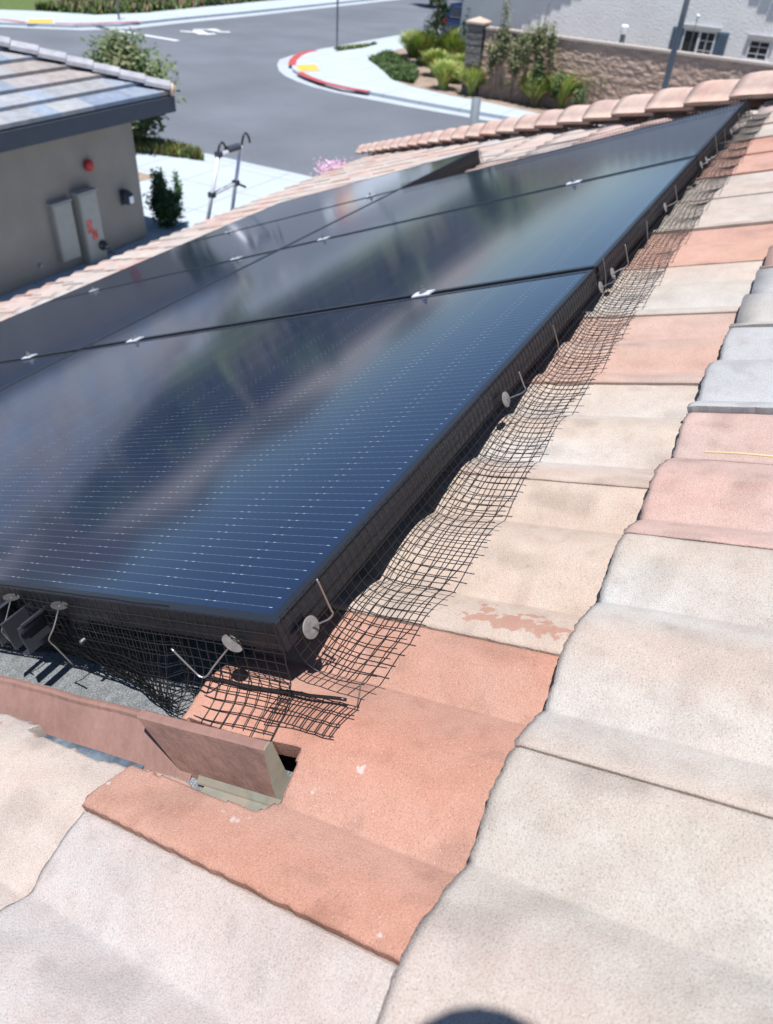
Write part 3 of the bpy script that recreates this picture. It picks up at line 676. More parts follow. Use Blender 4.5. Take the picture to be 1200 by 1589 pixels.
while v_ < 1.60:
    def tab(x, T_):
        if x <= T_[0][0]: return T_[0][1:]
        for a, b in zip(T_, T_[1:]):
            if x <= b[0]:
                t = (x-a[0])/(b[0]-a[0]); t = t*t*(3-2*t); return tuple(a[k]+(b[k]-a[k])*t for k in range(1, len(a)))
        return T_[-1][1:]
    ub, nb_ = tab(v_, [(-.06, -.046, -.083), (.0, -.054, -.082), (.09, -.055, -.083), (.125, -.050, -.086), (.17, -.030, -.112), (.21, -.018, -.128), (.26, .0, -.129), (.30, .006, -.129), (.37, .020, -.129), (.43, .026, -.129), (.6, .012, -.129), (2, .012, -.129)])
    ub += .002*nz(v_*20, 3); A = (-.0035, .003); B = (-.0065+.0015*nz(v_*13, 2), -.031)
    if v_ < -.006: A = (-.016, -.075); B = (-.021, -.076)
    row = [(A[0], v_, A[1]), (A[0]-.003+.0012*nz(v_*25, 5), v_, A[1]+(B[1]-A[1])*.36), (A[0]-.003+.0012*nz(v_*21, 9), v_, A[1]+(B[1]-A[1])*.7), (B[0], v_, B[1])]
    on = 1 if v_ < .16 else 0
    for s_ in range(1, 9):
        t = s_/8
        c1 = (-.012, -.060); c2 = (ub+(.035 if on else -.012), nb_+(.004 if on else .02))
        q = bez(B, c1, c2, (ub, nb_), t)
        row.append((q[0]+.0015*nz(v_*17, t*5), v_+.002*nz(t*4, v_*9), q[1]))
    rows.append(row); v_ += MS
near_mesh = wires('wire_mesh_guard', rows)
rows2 = [[(q[0]+.007+.002*nz(i_*.3, k_), q[1]+.006, q[2]-.003) for k_, q in enumerate(rw)] for i_, rw in enumerate(rows) if rw[0][1] > .13]  # extra mesh layer, added to darken the gap below the front frame
o = wires('wire_mesh_guard', rows2, tips=False); tag(o, 'second layer of black wire mesh added behind the front frame edge to deepen the shade', 'wire mesh')
tag(near_mesh, 'black wire mesh guard hanging from the front frame edge over the granule sheet', 'wire mesh')
# guard on the far edge of the uphill column, standing proud of the frame
rows = []; v_ = -.02
while v_ < 1.57:
    rows.append([(3*PU-.009+.003*nz(v_*6, k), v_, .017+.004*nz(v_*5, 3)-k*MS) for k in range(8)]); v_ += MS
o = wires('wire_mesh_guard', rows, tips=False, r=.0008); tag(o, 'black wire mesh guard standing above the far edge of the uphill panel column', 'wire mesh')
rows = []; u_ = 3*PU
while u_ < 4.24:
    rows.append([(u_, PV-.005-.002*k, .002-k*MS) for k in range(8)]); u_ += MS
o = wires('wire_mesh_guard', rows, tips=False, r=.0009); tag(o, 'black wire mesh guard on the uphill side of the farthest jutting panel', 'wire mesh')
MB().box(3*PU-.004, 4*PU-.02, PV+.002, PV+.005, -.10, -.034, T=P).build('panel_skirt', M['black'])
bpy.data.objects['panel_skirt'].parent = None
tag(bpy.data.objects['panel_skirt'], 'black skirt strip below the uphill side of the farthest jutting panel', 'skirt')
# black cable twisted along the mesh at the corner
pts = []
for a in range(26):
    t = a/25; v_ = .113-.168*t; pts.append(P(-.018+.010*t+.001*math.sin(t*14), v_, -.071-.004*t+.0015*math.sin(t*9)))
o = MB().tube(pts, .00165, 8).build('black_cable', M['black'], smooth=True); tag(o, 'thick black cable lying along the mesh above the red tile', 'cable')

# mesh clips: washer disc with a J-shaped rod
def clip(c, axis, rod, lab, r=.0112, ang=0, dm='disc'):
    t = thing('mesh_clip', c, lab, 'clip', 'washer clips fixing the mesh guard')
    MB().lathe(c, axis, [(r*.2, .0012), (r*.55, .0014), (r*.95, .0008), (r, .0002), (r, -.0004), (r*.5, .0)], 28).build('washer', M[dm], t, smooth=False)
    pts = [Vector(q) for q in rod]; sm = []
    for a in range(len(pts)-1):
        p0 = pts[max(a-1, 0)]; p1 = pts[a]; p2 = pts[a+1]; p3 = pts[min(a+2, len(pts)-1)]
        for q in range(6):
            s_ = q/6; sm.append(.5*((2*p1)+(p2-p0)*s_+(2*p0-5*p1+4*p2-p3)*s_*s_+(3*p1-3*p2+p3-p0)*s_**3))
    sm.append(pts[-1])
    MB().tube(sm, .00098, 8).build('rod', M['steel'], t, smooth=True)
def side_clip(u_, n_, lab, du=.012, up=.05, out=.030, lean=0, r=.0112):
    c = P(u_, -.0085, n_); b = P(u_+du*.85, -out+.002, n_+.006)
    clip(c, P(.0, -1, .12)-P(0, 0, 0), [c, c.lerp(b, .5), c.lerp(b, .88), P(u_+du, -out, n_+.010), P(u_+du+lean*.3, -out-.0005, n_+.016), P(u_+du+lean, -out-.001, n_+up)], lab, r)
side_clip(.030, -.028, 'washer clip with upright rod beside the front panel corner', .012, .052, .030, -.004)
side_clip(.536, -.032, 'washer clip halfway along the nearest panel side', .010, .04, .036, -.012)
side_clip(1.033, -.034, 'lower of the two washer clips below the first joint end', .006, .004, .034, 0)
side_clip(1.118, -.034, 'upper of the two washer clips beside the first joint end', .016, .048, .036, -.008)
side_clip(1.615, -.028, 'washer clip midway along the second panel side', .012, .045, .034, -.008)
side_clip(2.115, -.029, 'lower washer clip beside the second joint end', .012, .01, .034, 0)
side_clip(2.20, -.033, 'upper washer clip beside the second joint end', .016, .06, .036, -.01)
side_clip(2.70, -.036, 'farthest washer clip near the far panel corner', .012, .05, .034, -.01)
for u_, v_, tilt in ((.715, -.03, -.01), (1.31, -.034, .01), (1.06, -.012, .0), (2.42, -.03, 0)):
    pts = [P(u_, v_+.004, -.045), P(u_+tilt*.3, v_, -.02), P(u_+tilt, v_, .012)]
    o = MB().tube(pts, .0009, 6).build('steel_pin', M['steel'])
    tag(o, {.715: 'thin steel pin standing in the mesh beyond the second washer clip', 1.31: 'thin steel pin standing in the mesh beyond the first joint end', 1.06: 'short silver pin leaning on the frame at the first joint end', 2.42: 'thin steel pin standing in the mesh beyond the second joint end'}[u_], 'pin', 'steel pins in the mesh')
# clips on the front edge, rods reaching toward the flashing
c = P(-.011, .055, -.022)
clip(c, P(-.015, .020, -.018)-P(0, 0, 0), [c, P(-.026, .075, -.040), P(-.033, .0825, -.0475), P(-.036, .088, -.047), P(-.036, .094, -.040), P(-.036, .110, -.015)], 'washer clip with a hooked rod under the front frame edge')
c = P(-.011, .312, -.006)
clip(c, P(-.010, .010, -.024)-P(0, 0, 0), [c, P(-.024, .322, -.027), P(-.030, .3345, -.041), P(-.030, .336, -.048), P(-.029, .333, -.056), P(-.027, .325, -.082)], 'washer clip with a bent rod crossing the black bracket', .0092, 0, 'shade_disc')
c = P(-.011, .405, -.004)
clip(c, P(-.010, .008, -.024)-P(0, 0, 0), [c, P(-.024, .415, -.025), P(-.031, .428, -.040), P(-.031, .430, -.047), P(-.030, .428, -.060)], 'washer clip at the left edge of the photo', .0092, 0, 'shade_disc')
# black extruded bracket under the front edge
br = thing('rail_bracket', P(-.02, .36, -.08), 'black extruded metal bracket poking out under the front edge of the nearest panel', 'bracket')
def ex2(prof, u0, u1, name, m, parent):
    K = len(prof); vs = [P(u0, a, b) for a, b in prof]+[P(u1, a, b) for a, b in prof]
    return mk(name, vs, [tuple(range(K)), tuple(reversed(range(K, 2*K)))]+[(i, K+i, K+(i+1) % K, (i+1) % K) for i in range(K)], m, parent)
M['brk'] = mat('black_anodised_bracket', (.09, .10, .12), rough=.25, metal=.7, amt=.1)
ex2([(.366, -.0235), (.3655, -.028), (.371, -.0345), (.3725, -.044), (.373, -.055), (.3775, -.0635), (.392, -.0645), (.392, -.0625), (.3795, -.0612), (.3755, -.054), (.375, -.044), (.3735, -.033), (.369, -.0275), (.369, -.0235)], -.040, .022, 'channel', M['brk'], br)
ex2([(.398, -.021), (.402, -.060), (.405, -.060), (.402, -.021)], -.040, .022, 'outer_leg', M['brk'], br)
ex2([(.366, -.0205), (.366, -.0232), (.3655, -.0232), (.362, -.0232), (.362, -.0205)], -.036, .022, 'lip', M['brk'], br)
ex2([(.424, -.012), (.436, -.034), (.442, -.062), (.439, -.062), (.433, -.036), (.421, -.014)], -.036, .022, 'side_plate', M['brk'], br)
mb = MB().lathe(P(-.012, .300, -.052), Vector((-1, 0, 0)), [(.0025, 0), (.0025, .006)], 8).build('bolt', M['steel'], br)
# yellow straw on the pink tile and small debris
a_, b_ = P(.455, -.280, -.079), P(.444, -.352, -.0805)
o = MB().tube([a_, a_.lerp(b_, .5)+N*.001, b_, b_+(b_-a_)*.5], .0011, 6).build('straw', M['yellowstick']); tag(o, 'thin yellow straw lying on the pale pink roof tile', 'straw')
for q, lab, col in (((983, 727), 'small dry leaf scrap on the cream tile right of the mesh', (.45, .30, .12)), ((28, 1403), 'small dark scrap on the cream tile at the left edge', (.06, .05, .04)), ((1030, 662), 'tiny brown chip on the cream tile uphill of the leaf scrap', (.15, .11, .08))):
    r = ray(*q); nn = NB-.004; p = CAM+r*((nn-CAM.dot(N))/r.dot(N)); uu, vv = p.dot(U), p.dot(V); mm = mat('debris', col, rough=.9)
    nn = ntile(uu, vv)+.003 if vv < .11 else NB+.006
    mb = MB(); rr = random.Random(int(q[0])); pts = [(uu+.0035*math.cos(x)*rr.uniform(.5, 1), vv+.007*math.sin(x)*rr.uniform(.5, 1)) for x in [k*1.047 for k in range(6)]]
    mb.prism(pts, NB+.010, NB+.0135, T=P); o = mb.build('debris_scrap', mm); tag(o, lab, 'debris')
    sx = surf(uu-SK*vv, vv+SK*uu, -.012-.292 if vv > .1 else -.18, .432 if vv > .11 else .112); o.location = o.location+N*(sx-NB-.010)

# ---------------------------------------------------------------- LADDER leaning on the eave
YL = ey+.10
def onY(px, py, y=YL): r = ray(px, py); return CAM+r*((y-CAM.y)/r.y)
lad = thing('telescoping_ladder', (onY(340, 336).x, YL+.5, GZ), 'silver telescoping ladder with black hooks standing above the eave', 'ladder')
TL, TR = onY(340, 236), onY(374, 226); BL, BR = onY(322, 345), onY(359, 335)
def foot(t, b, zz=GZ+.02): d = (b-t); k = (zz-t.z)/d.z; q = t+d*k; q.y = YL+.75; return q
for t_, b_ in ((TL, BL), (TR, BR)):
    mb = MB(); b2 = b_.copy(); mb.tube([t_, b2], .019, 10); b3 = foot(t_, b_); mb.tube([b2, b3], .020, 10); mb.build('rail', M['alu'], lad, smooth=True)
def lp(a, b, px, py): return onY(px, py)
LA, LB = lp(0, 0, 329, 299), lp(0, 0, 364, 284)
MB().tube([TL.lerp(BL, .60), TR.lerp(BR, .52)], .019, 8).build('rung', M['alu'], lad)
MB().tube([TL.lerp(BL, .04), TR.lerp(BR, .02)], .026, 8).build('rung', M['alu'], lad)
MB().tube([TL.lerp(TR, .35), TL.lerp(TR, .9)], .036, 10).build('grip', M['fascia'], lad)
for a in range(1, 7):
    zz = a*.29+GZ; 
    def rp(t_, b_): q = foot(t_, b_); b2 = b_.copy(); k = (zz-q.z)/(b2.z-q.z); return q+(b2-q)*k
    MB().tube([rp(TL, BL), rp(TR, BR)], .018, 6).build('rung', M['alu'], lad)
def hook(b, q1, q2, q3):
    MB().tube([onY(*p_, YL-.0) for p_ in (b, q1, q2, q3)], .017, 8).build('hook', M['black'], lad, smooth=True)
def arc(p0, p1, h, lean):
    pts = []
    for a in range(10):
        t = a/9; x = p0[0]+(p1[0]-p0[0])*t+lean*math.sin(math.pi*t); y = p0[1]+(p1[1]-p0[1])*t-h*math.sin(math.pi*t)**.7; pts.append(onY(x, y))
    MB().tube(pts, .0115, 8).build('hook', M['black'], lad, smooth=True)
arc((338, 240), (352, 236), 17, -1); arc((375, 228), (388, 221), 18, -1)
for t_, b_, k in ((TL, BL, .60), (TR, BR, .52), (TL, BL, .03)):
    c = t_.lerp(b_, k); MB().box(c.x-.028, c.x+.028, c.y-.03, c.y+.03, c.z-.025, c.z+.025).build('collar', M['fascia'], lad)
MB().tube([TR.lerp(BR, .52), onY(381, 290)], .013, 6).build('latch', M['fascia'], lad)

# ---------------------------------------------------------------- NEIGHBOUR HOUSE
nb = thing('neighbour_house', (6, 14, GZ), 'taupe stucco house at left with grey slate-look roof tiles and dark fascia', 'house')
WY = 10.11; WX = 10.16
MB().box(-10, WX, WY, WY+9, GZ-.05, -2.30).build('wall', M['stucco'], nb)
EX, EY, EZ = 10.62, 9.52, -2.20
SL = .34
def RP(x, d, e=0): return (x, EY+d, EZ+.02+SL*d+e)
# courses of flat tiles, clipped by the hip
gp = [(.42, .44, .48), (.36, .42, .52), (.30, .37, .50), (.45, .42, .42), (.43, .38, .36), (.40, .43, .47), (.46, .47, .48), (.33, .40, .50), (.44, .44, .46)]
mb = MB(); rg = random.Random(3)
ce = .345
for c_ in range(12):
    x = EX+.05-c_*ce; cc = rg.choice(gp); first = True
    while x > -11:
        wd = .30+.02*rg.random(); 
        if rg.random() < .75: cc = lerp(rg.choice(gp), (.40, .41, .44), .12)
        if c_ == 0 and first: cc = (.44, .39, .36)
        kc = rg.uniform(.58, .72); x0 = x-wd; d0 = c_*ce; d1 = d0+ce+.02
        a = [RP(x, d0, .065), RP(x0, d0, .065), RP(x0, d1, .008), RP(x, d1, .008)]
        lim = EX+.02-d1
        if x > lim: a[3] = RP(max(x0, lim), d1, .008)
        mb.add(a+[RP(x, d0, .005), RP(x0, d0, .005)], [(0, 1, 2, 3), (4, 5, 1, 0)], tuple(q*kc for q in cc)); x = x0; first = False
M['slate'] = mat('flat_grey_roof_tile', attr=True, rough=.95, spec=.15, amt=.16, scale=7, speck=.12, sscale=40)
rn = mb.build('roof', M['slate'], nb)
mk('roof_underlay', [RP(EX, 0, -.02), RP(-11, 0, -.02), RP(-11, 4, -.02), RP(EX-4, 4, -.02)], [(0, 1, 2, 3)], M['deck'], rn)
hp = lambda d: Vector((EX-d, EY+d, EZ+.06+SL*d))
# far slope beyond the hip
mk('roof_side', [hp(0), hp(5), Vector((EX, EY+10, EZ+.06)), Vector((EX, EY, EZ+.05))], [(0, 3, 2, 1)], M['deck'], rn)
hd2 = (hp(1)-hp(0)).normalized(); sd2 = hd2.cross(Vector((0, 0, 1))).normalized(); up2 = sd2.cross(hd2)
for a in range(14):
    b0 = hp(0)+hd2*(a*.40-.03+.09); cvs = []
    for t, lf in ((0, .035), (.41, .008)):
        for x, h in ((-.13, 0), (-.12, .055), (-.01, .115), (.01, .115), (.12, .055), (.13, 0)): cvs.append(b0+hd2*t+sd2*x+up2*(h+lf))
    fs = [(i, i+1, i+7, i+6) for i in range(5)]+[(0, 5, 4, 3, 2, 1), (6, 7, 8, 9, 10, 11)]
    mk('hip_cap', cvs, fs, M['slate'], rn, cols=[lerp((.36, .35, .38), (.32, .33, .36), rg.random())]*12)
mb = MB(); mb.lathe(hp(0)+Vector((-.03, .03, .03)), -hd2, [(.10, 0), (.11, .04), (.07, .08)], 12); mk('hip_end', mb.v, mb.f, M['cream'], rn)
MB().box(-10, EX, EY-.03, EY+.02, EZ-.24, EZ+.0).build('fascia', M['fascia'], nb)
MB().box(EX-.02, EX+.03, EY+.021, EY+9, EZ-.24, EZ+.0).build('fascia', M['fascia'], nb)
MB().box(-10, EX-.02, EY+.02, WY+.2, EZ-.12, EZ-.10).build('soffit', M['stucco'], nb)
def onN(px, py, y=WY): return onY(px, py, y)
# electrical cabinets
def cab(x0, x1, z0, z1, dpt, lab, name='utility_cabinet'):
    t = thing(name, ((x0+x1)/2, WY-dpt/2, z0), lab, 'cabinet', 'electrical cabinets on the neighbour wall')
    MB().box(x0, x1, WY-dpt, WY-.002, z0, z1).build('cabinet_body', M['box'], t)
    MB().box(x0+.02, x1-.02, WY-dpt-.012, WY-dpt-.001, z0+.02, z1-.02).build('cabinet_door', M['box'], t)
    MB().box(x0-.02, x1+.02, WY-dpt-.03, WY-.004, z1+.001, z1+.018).build('top_hood', M['greytrim'], t)
    return t
c1 = cab(8.08, 8.47, -4.42, -3.50, .10, 'left grey electrical cabinet on the shaded neighbour wall')
c2 = cab(8.58, 8.98, GZ+.0, -3.44, .16, 'right grey electrical cabinet with red labels and round meter')
MB().box(8.64, 8.76, WY-.176, WY-.1725, -4.08, -3.86).build('warning_label', M['sign'], c2); MB().box(8.72, 8.84, WY-.1795, WY-.1765, -4.22, -4.06).build('warning_label', M['sign'], c2)
MB().lathe((8.90, WY-.17, -4.34), (0, -1, 0), [(.085, 0), (.085, .04), (.065, .07), (.05, .12), (.02, .13)], 16).build('meter', M['glassd'], c2)
t = thing('alarm_bell', onN(135, 256), 'round red fire alarm bell high on the neighbour wall', 'alarm bell')
c = onN(135, 256); MB().lathe(c, (0, -1, 0), [(.075, 0), (.075, .03)], 20).build('backplate', M['fascia'], t); MB().lathe(c+Vector((0, -.031, 0)), (0, -1, 0), [(.092, 0), (.092, .03), (.07, .055), (.02, .065)], 24).build('gong', M['red'], t)
c = onN(190, 305); t = thing('wall_lantern', c, 'dark wall lantern with frosted glass near the neighbour house corner', 'lantern')
MB().box(c.x-.06, c.x+.06, WY-.04, WY-.002, c.z-.13, c.z+.12).build('backplate', M['fascia'], t)
MB().lathe(c+Vector((0, -.12, -.10)), (0, 0, 1), [(.06, 0), (.085, .02), (.085, .15), (.11, .16), (.04, .23), (.01, .25)], 8).build('lantern_body', M['fascia'], t)
MB().box(c.x-.045, c.x+.045, WY-.215, WY-.206, c.z-.07, c.z+.04).build('lantern_glass', M['lamp'], t)
c = onN(62, 412); o = MB().lathe(c, (0, -1, 0), [(.04, 0), (.04, .03), (.03, .05)], 12).build('wall_outlet', M['box']); tag(o, 'small round pale fitting low on the neighbour wall', 'outlet')

# ---------------------------------------------------------------- FOLIAGE helpers
GREENS = [(.06, .11, .03), (.09, .15, .04), (.12, .19, .05), (.045, .085, .03)]
def leaves(mb, c, rx, ry, rz, n, size, pal, r_, shell=.35, clump=9, droop=0):
    cs = []
    for _ in range(clump):
        while True:
            q = Vector((r_.uniform(-1, 1), r_.uniform(-1, 1), r_.uniform(-1, 1)))
            if q.length < 1: break
        cs.append((q*.72, r_.uniform(.28, .5), r_.choice(pal)))
    for _ in range(n):
        cc, cr, col = r_.choice(cs)
        q = cc+Vector((r_.gauss(0, 1), r_.gauss(0, 1), r_.gauss(0, 1)))*cr*.5
        if q.length > 1.12: q *= 1.05/q.length
        p = Vector((c[0]+q.x*rx, c[1]+q.y*ry, c[2]+q.z*rz))
        d = Vector((r_.gauss(0, 1), r_.gauss(0, 1), r_.gauss(0, .8)-droop)).normalized(); e = d.orthogonal().normalized(); s_ = size*r_.uniform(.6, 1.3)
        k = r_.uniform(.75, 1.25); cl_ = tuple(min(1, x*k) for x in lerp(col, r_.choice(pal), .4))
        mb.add([p, p+d*s_*.5+e*s_*.25, p+d*s_, p+d*s_*.5-e*s_*.25], [(0, 1, 2, 3)], cl_)
def trunk(mb, a, b, r0, r1): mb.tube([a, Vector(a).lerp(Vector(b), .5)+Vector((.02, .03, 0)), b], r0, 7, r1=r1)
def shrub(name, base, w_, d_, h, n, size, pal, lab, cat, seed, group=None, stem=.2, tr=.03, clump=12, stems=3, sh=0):
    r_ = random.Random(seed); t = thing(name, base, lab, cat, group)
    mb = MB(); leaves(mb, (base[0], base[1], base[2]+h*(.5+stem/2)), w_/2, d_/2, h*(1-stem)/2, n, size, pal, r_, clump=clump); mb.build('foliage', M['leaf'], t)
    mb = MB()
    for k in range(stems):
        a = r_.uniform(0, 6.28); trunk(mb, (base[0]+.05*math.cos(a), base[1]+.05*math.sin(a), base[2]-.03), (base[0]+w_*.25*math.cos(a), base[1]+d_*.25*math.sin(a), base[2]+h*.7), tr, tr*.35)
    mb.build('trunk', M['bark'], t); return t
def grass_clump(base, h, n, pal, seed, lab, group, spread=.6, wd=.03, name='grass_clump', cat='plant'):
    r_ = random.Random(seed); mb = MB()
    for _ in range(n):
        a = r_.uniform(0, 6.283); k = r_.uniform(.2, 1)*spread; hh = h*r_.uniform(.6, 1.05); b = Vector(base)+Vector((r_.gauss(0, .05), r_.gauss(0, .05), 0)); dr = Vector((math.cos(a), math.sin(a), 0)); sdv = Vector((-dr.y, dr.x, 0))*wd
        col = tuple(x*r_.uniform(.75, 1.3) for x in r_.choice(pal)); pr = [b+dr*(k*h*t**1.7)+Vector((0, 0, hh*(t-.25*k*t*t))) for t in (0, .35, .7, 1)]
        vs = [pr[0]-sdv*.5, pr[0]+sdv*.5, pr[1]-sdv*.6, pr[1]+sdv*.6, pr[2]-sdv*.4, pr[2]+sdv*.4, pr[3]]
        mb.add(vs, [(0, 1, 3, 2), (2, 3, 5, 4), (4, 5, 6)], col)
    o = mb.build(name, M['leaf']); tag(o, lab, cat, group); return o
def turf(name, pts, n, h, pal, seed, size=.06):
    r_ = random.Random(seed); xs = [p[0] for p in pts]; ys = [p[1] for p in pts]; mb = MB(); c = 0
    def ins(x, y):
        r = False; j = len(pts)-1
        for i in range(len(pts)):
            if (pts[i][1] > y) != (pts[j][1] > y) and x < (pts[j][0]-pts[i][0])*(y-pts[i][1])/(pts[j][1]-pts[i][1])+pts[i][0]: r = not r
            j = i
        return r
    while c < n:
        x, y = r_.uniform(min(xs), max(xs)), r_.uniform(min(ys), max(ys))
        if not ins(x, y): continue
        c += 1; a = r_.uniform(0, 6.28); d = Vector((math.cos(a), math.sin(a), 0)); hh = h*r_.uniform(.4, 1)*(.7+.6*abs(nz(x*1.3, y*1.3))); p = Vector((x, y, GZ)); col = tuple(q*r_.uniform(.7, 1.3) for q in r_.choice(pal))
        mb.add([p-d*size*.5, p+d*size*.5, p+Vector((-d.y*size, d.x*size, hh))], [(0, 1, 2)], col)
    o = mb.build(name, M['leaf']); o['kind'] = 'stuff'; tag(o, None, None); return o
g = [(.13, .19, .05), (.10, .16, .045), (.17, .21, .06)]
o = turf('groundcover', [(15.35, 16.2), (15.35, 13.1), (15.0, 12.7), (14.55, 14.4), (14.4, 16.2)], 3000, .34, [(.17, .19, .05), (.12, .15, .045), (.21, .21, .07)], 1, .10); tag(o, 'low green hedge strip beside the near kerb', 'ground cover')
GC = [(31.9, 17.45), (30.8, 16.4), (28.5, 14.5), (28.3, 13.6), (30.0, 14.2), (31.6, 15.2), (33.5, 16.9), (33.4, 17.5)]
o = turf('groundcover', GC, 5200, .30, [(.075, .125, .04), (.10, .155, .045), (.055, .10, .035)], 2, .13); tag(o, 'dense low green ground cover on the corner bed across the road', 'ground cover')
GF = [(31.3, 36.6), (32.6, 33.7), (35.5, 33.0), (44, 33.2), (48, 33.4), (48, 36), (36, 38)]
o = turf('groundcover', GF, 5200, .55, [(.09, .14, .04), (.14, .17, .05), (.06, .10, .03), (.20, .14, .10)], 4, .22); tag(o, 'mixed green planting beyond the far pavement', 'ground cover')
o = turf('groundcover', [(33.2, 20.0), (32.9, 19.55), (34.6, 19.3), (36.3, 19.45), (34.6, 19.75)], 900, .18, g, 5, .1); tag(o, 'small green tuft patch round the signpost', 'ground cover')
# big rounded shrub behind the neighbour roof
shrub('rounded_shrub', (15.0, 14.75, GZ), 2.2, 2.2, 2.45, 11000, .15, [(.075, .12, .045), (.11, .16, .06), (.16, .16, .07), (.05, .09, .035)], 'tall rounded olive green shrub behind the neighbour roof corner', 'shrub', 11, stem=.12, clump=26)
c = G(255, 366); shrub('juniper_shrub', (10.88, 10.22, GZ), .74, .74, .86, 3800, .07, [(.025, .06, .03), (.04, .09, .035), (.07, .14, .045), (.02, .045, .025)], 'dark green upright juniper beside the neighbour house corner', 'shrub', 12, stem=0, clump=22)
# spiky juniper tips
r_ = random.Random(5); mb = MB()
for _ in range(13):
    a = r_.uniform(0, 6.28); rr = r_.uniform(.05, .28); x, y = 10.88+rr*math.cos(a), 10.22+rr*math.sin(a)
    leaves(mb, (x, y, GZ+.62+r_.uniform(-.1, .28)), .06, .06, .30, 130, .06, [(.04, .09, .035), (.07, .14, .045)], r_, clump=4)
mb.build('shoots', M['leaf'], bpy.data.objects['juniper_shrub'])
# bougainvillea at the eave corner
def boug(base, w_, h, n, lab, seed):
    t = shrub('flowering_shrub', base, w_, w_, h, n, .07, [(.10, .16, .05), (.14, .20, .06)], lab, 'shrub', seed, stem=.2, clump=14)
    r_ = random.Random(seed+1); mb = MB(); leaves(mb, (base[0], base[1], base[2]+h*.84), w_/2, w_/2, h*.16, int(n*.9), .06, [(.58, .28, .42), (.66, .42, .54), (.50, .22, .36)], r_, clump=16); mb.build('blossom', M['leaf'], t)
q = CAM+ray(526, 252)*14.0; boug((q.x, q.y, GZ), 1.25, q.z-GZ+.05, 2600, 'pink flowering shrub rising past the eave corner', 21)
q = CAM+ray(672, 224)*13.0; boug((q.x, q.y, GZ), .6, q.z-GZ+.14, 900, 'pink blossom tips peeping over the middle of the hip caps', 23)
q = CAM+ray(652, 226)*13.2; boug((q.x+.3, q.y+.3, GZ), .5, q.z-GZ+.02, 700, 'pink blossom tip lowest behind the hip caps', 25)

# ---------------------------------------------------------------- ACROSS THE ROAD
# split-face retaining wall
WXs = 28.2; wt = -2.57
sw = thing('split_face_wall', (WXs, 4, GZ), 'long tan split-face block wall with a smooth cap across the road', 'wall')
vs = []; fs = []; NY, NZ_ = 300, 44; y0, y1 = -4.0, 10.88
for a in range(NY+1):
    for b in range(NZ_+1):
        y = y0+(y1-y0)*a/NY; z = GZ-.1+(wt-GZ+.1)*b/NZ_; blk = nz(round(y/.4-.5*(int(z/.2) % 2)), round(z/.2), 3)
        vs.append((WXs-.05-.022*nz(y*3.6, z*7)-.020*nz(y*9, z*14, 5)-.02*blk, y, z))
fs = [(a*(NZ_+1)+b, a*(NZ_+1)+b+1, (a+1)*(NZ_+1)+b+1, (a+1)*(NZ_+1)+b) for a in range(NY) for b in range(NZ_)]
mk('blockwork', vs, fs, M['stone'], sw)
MB().box(WXs, WXs+.2, y0, y1, GZ-.1, wt-.002).build('wall_back', M['stonecap'], sw)
MB().box(WXs-.10, WXs+.26, y0-.02, y1+.02, wt, wt+.07).build('wall_cap', M['stonecap'], sw)
pl = thing('stone_pillar', (28.3, 11.2, GZ), 'stone pillar with a pyramid cap at the end of the block wall', 'pillar')
mb = MB(); r_ = random.Random(9); z = GZ
while z < -2.45:
    h = r_.uniform(.05, .11); e = r_.uniform(0, .035); y = 11.08-.03
    mb.box(28.02-e, 28.56+r_.uniform(0, .03), 10.93-r_.uniform(0, .02), 11.48+r_.uniform(0, .03), z, min(z+h-.008, -2.44)); z += h
mb.build('shaft', M['ledge'], pl)
MB().add([(27.94, 10.86, -2.44), (28.64, 10.86, -2.44), (28.64, 11.56, -2.44), (27.94, 11.56, -2.44), (27.94, 10.86, -2.38), (28.64, 10.86, -2.38), (28.64, 11.56, -2.38), (27.94, 11.56, -2.38), (28.29, 11.21, -2.24)], [(3, 2, 1, 0), (0, 1, 5, 4), (1, 2, 6, 5), (2, 3, 7, 6), (3, 0, 4, 7), (4, 5, 8), (5, 6, 8), (6, 7, 8), (7, 4, 8)]).build('cap', M['cream'], pl)
# house across the road
HX = 33.0
hb = thing('gabled_house', (38, 5, GZ), 'pale grey stucco house with gabled roof behind the block wall', 'house')
pk = 5.7; zp = .07+2.36; eL, eR = 13.95, -3.0; sl_ = .53
def gz_(y): return zp-sl_*abs(y-pk)
mb = MB(); yl, yr = 13.9, -2.6
mb.prism([(yr, GZ-.1), (yl, GZ-.1), (yl, gz_(yl)-.03), (pk, zp-.03), (yr, gz_(yr)-.03)], HX, HX+12, T=lambda a, b, c: (c, a, b)); mb.build('wall', M['wallw'], hb)
mb = MB()
for (ya, yb) in ((yl+.02, pk), (pk, yr-.02)):
    mb.add([(HX-.32, ya, gz_(ya)), (HX+12.3, ya, gz_(ya)), (HX+12.3, yb, gz_(yb)), (HX-.32, yb, gz_(yb)), (HX-.32, ya, gz_(ya)+.1), (HX+12.3, ya, gz_(ya)+.1), (HX+12.3, yb, gz_(yb)+.1), (HX-.32, yb, gz_(yb)+.1)], [(0, 1, 2, 3), (4, 7, 6, 5), (0, 3, 7, 4), (1, 5, 6, 2), (0, 4, 5, 1), (3, 2, 6, 7)])
rf = mb.build('roof', M['stonecap'], hb)
mb = MB()
for sgn in (1, -1):
    for a in range(22):
        y = pk+sgn*(a*.36+.05); z = gz_(y); mb.box(HX-.42, HX-.31, min(y, y+sgn*.34), max(y, y+sgn*.34), z-sl_*.34+.02, z+.10)
mb.build('rake_tiles', M['beige'], rf)
def onX(px, py, x=HX): r = ray(px, py); return CAM+r*((x-CAM.x)/r.x)
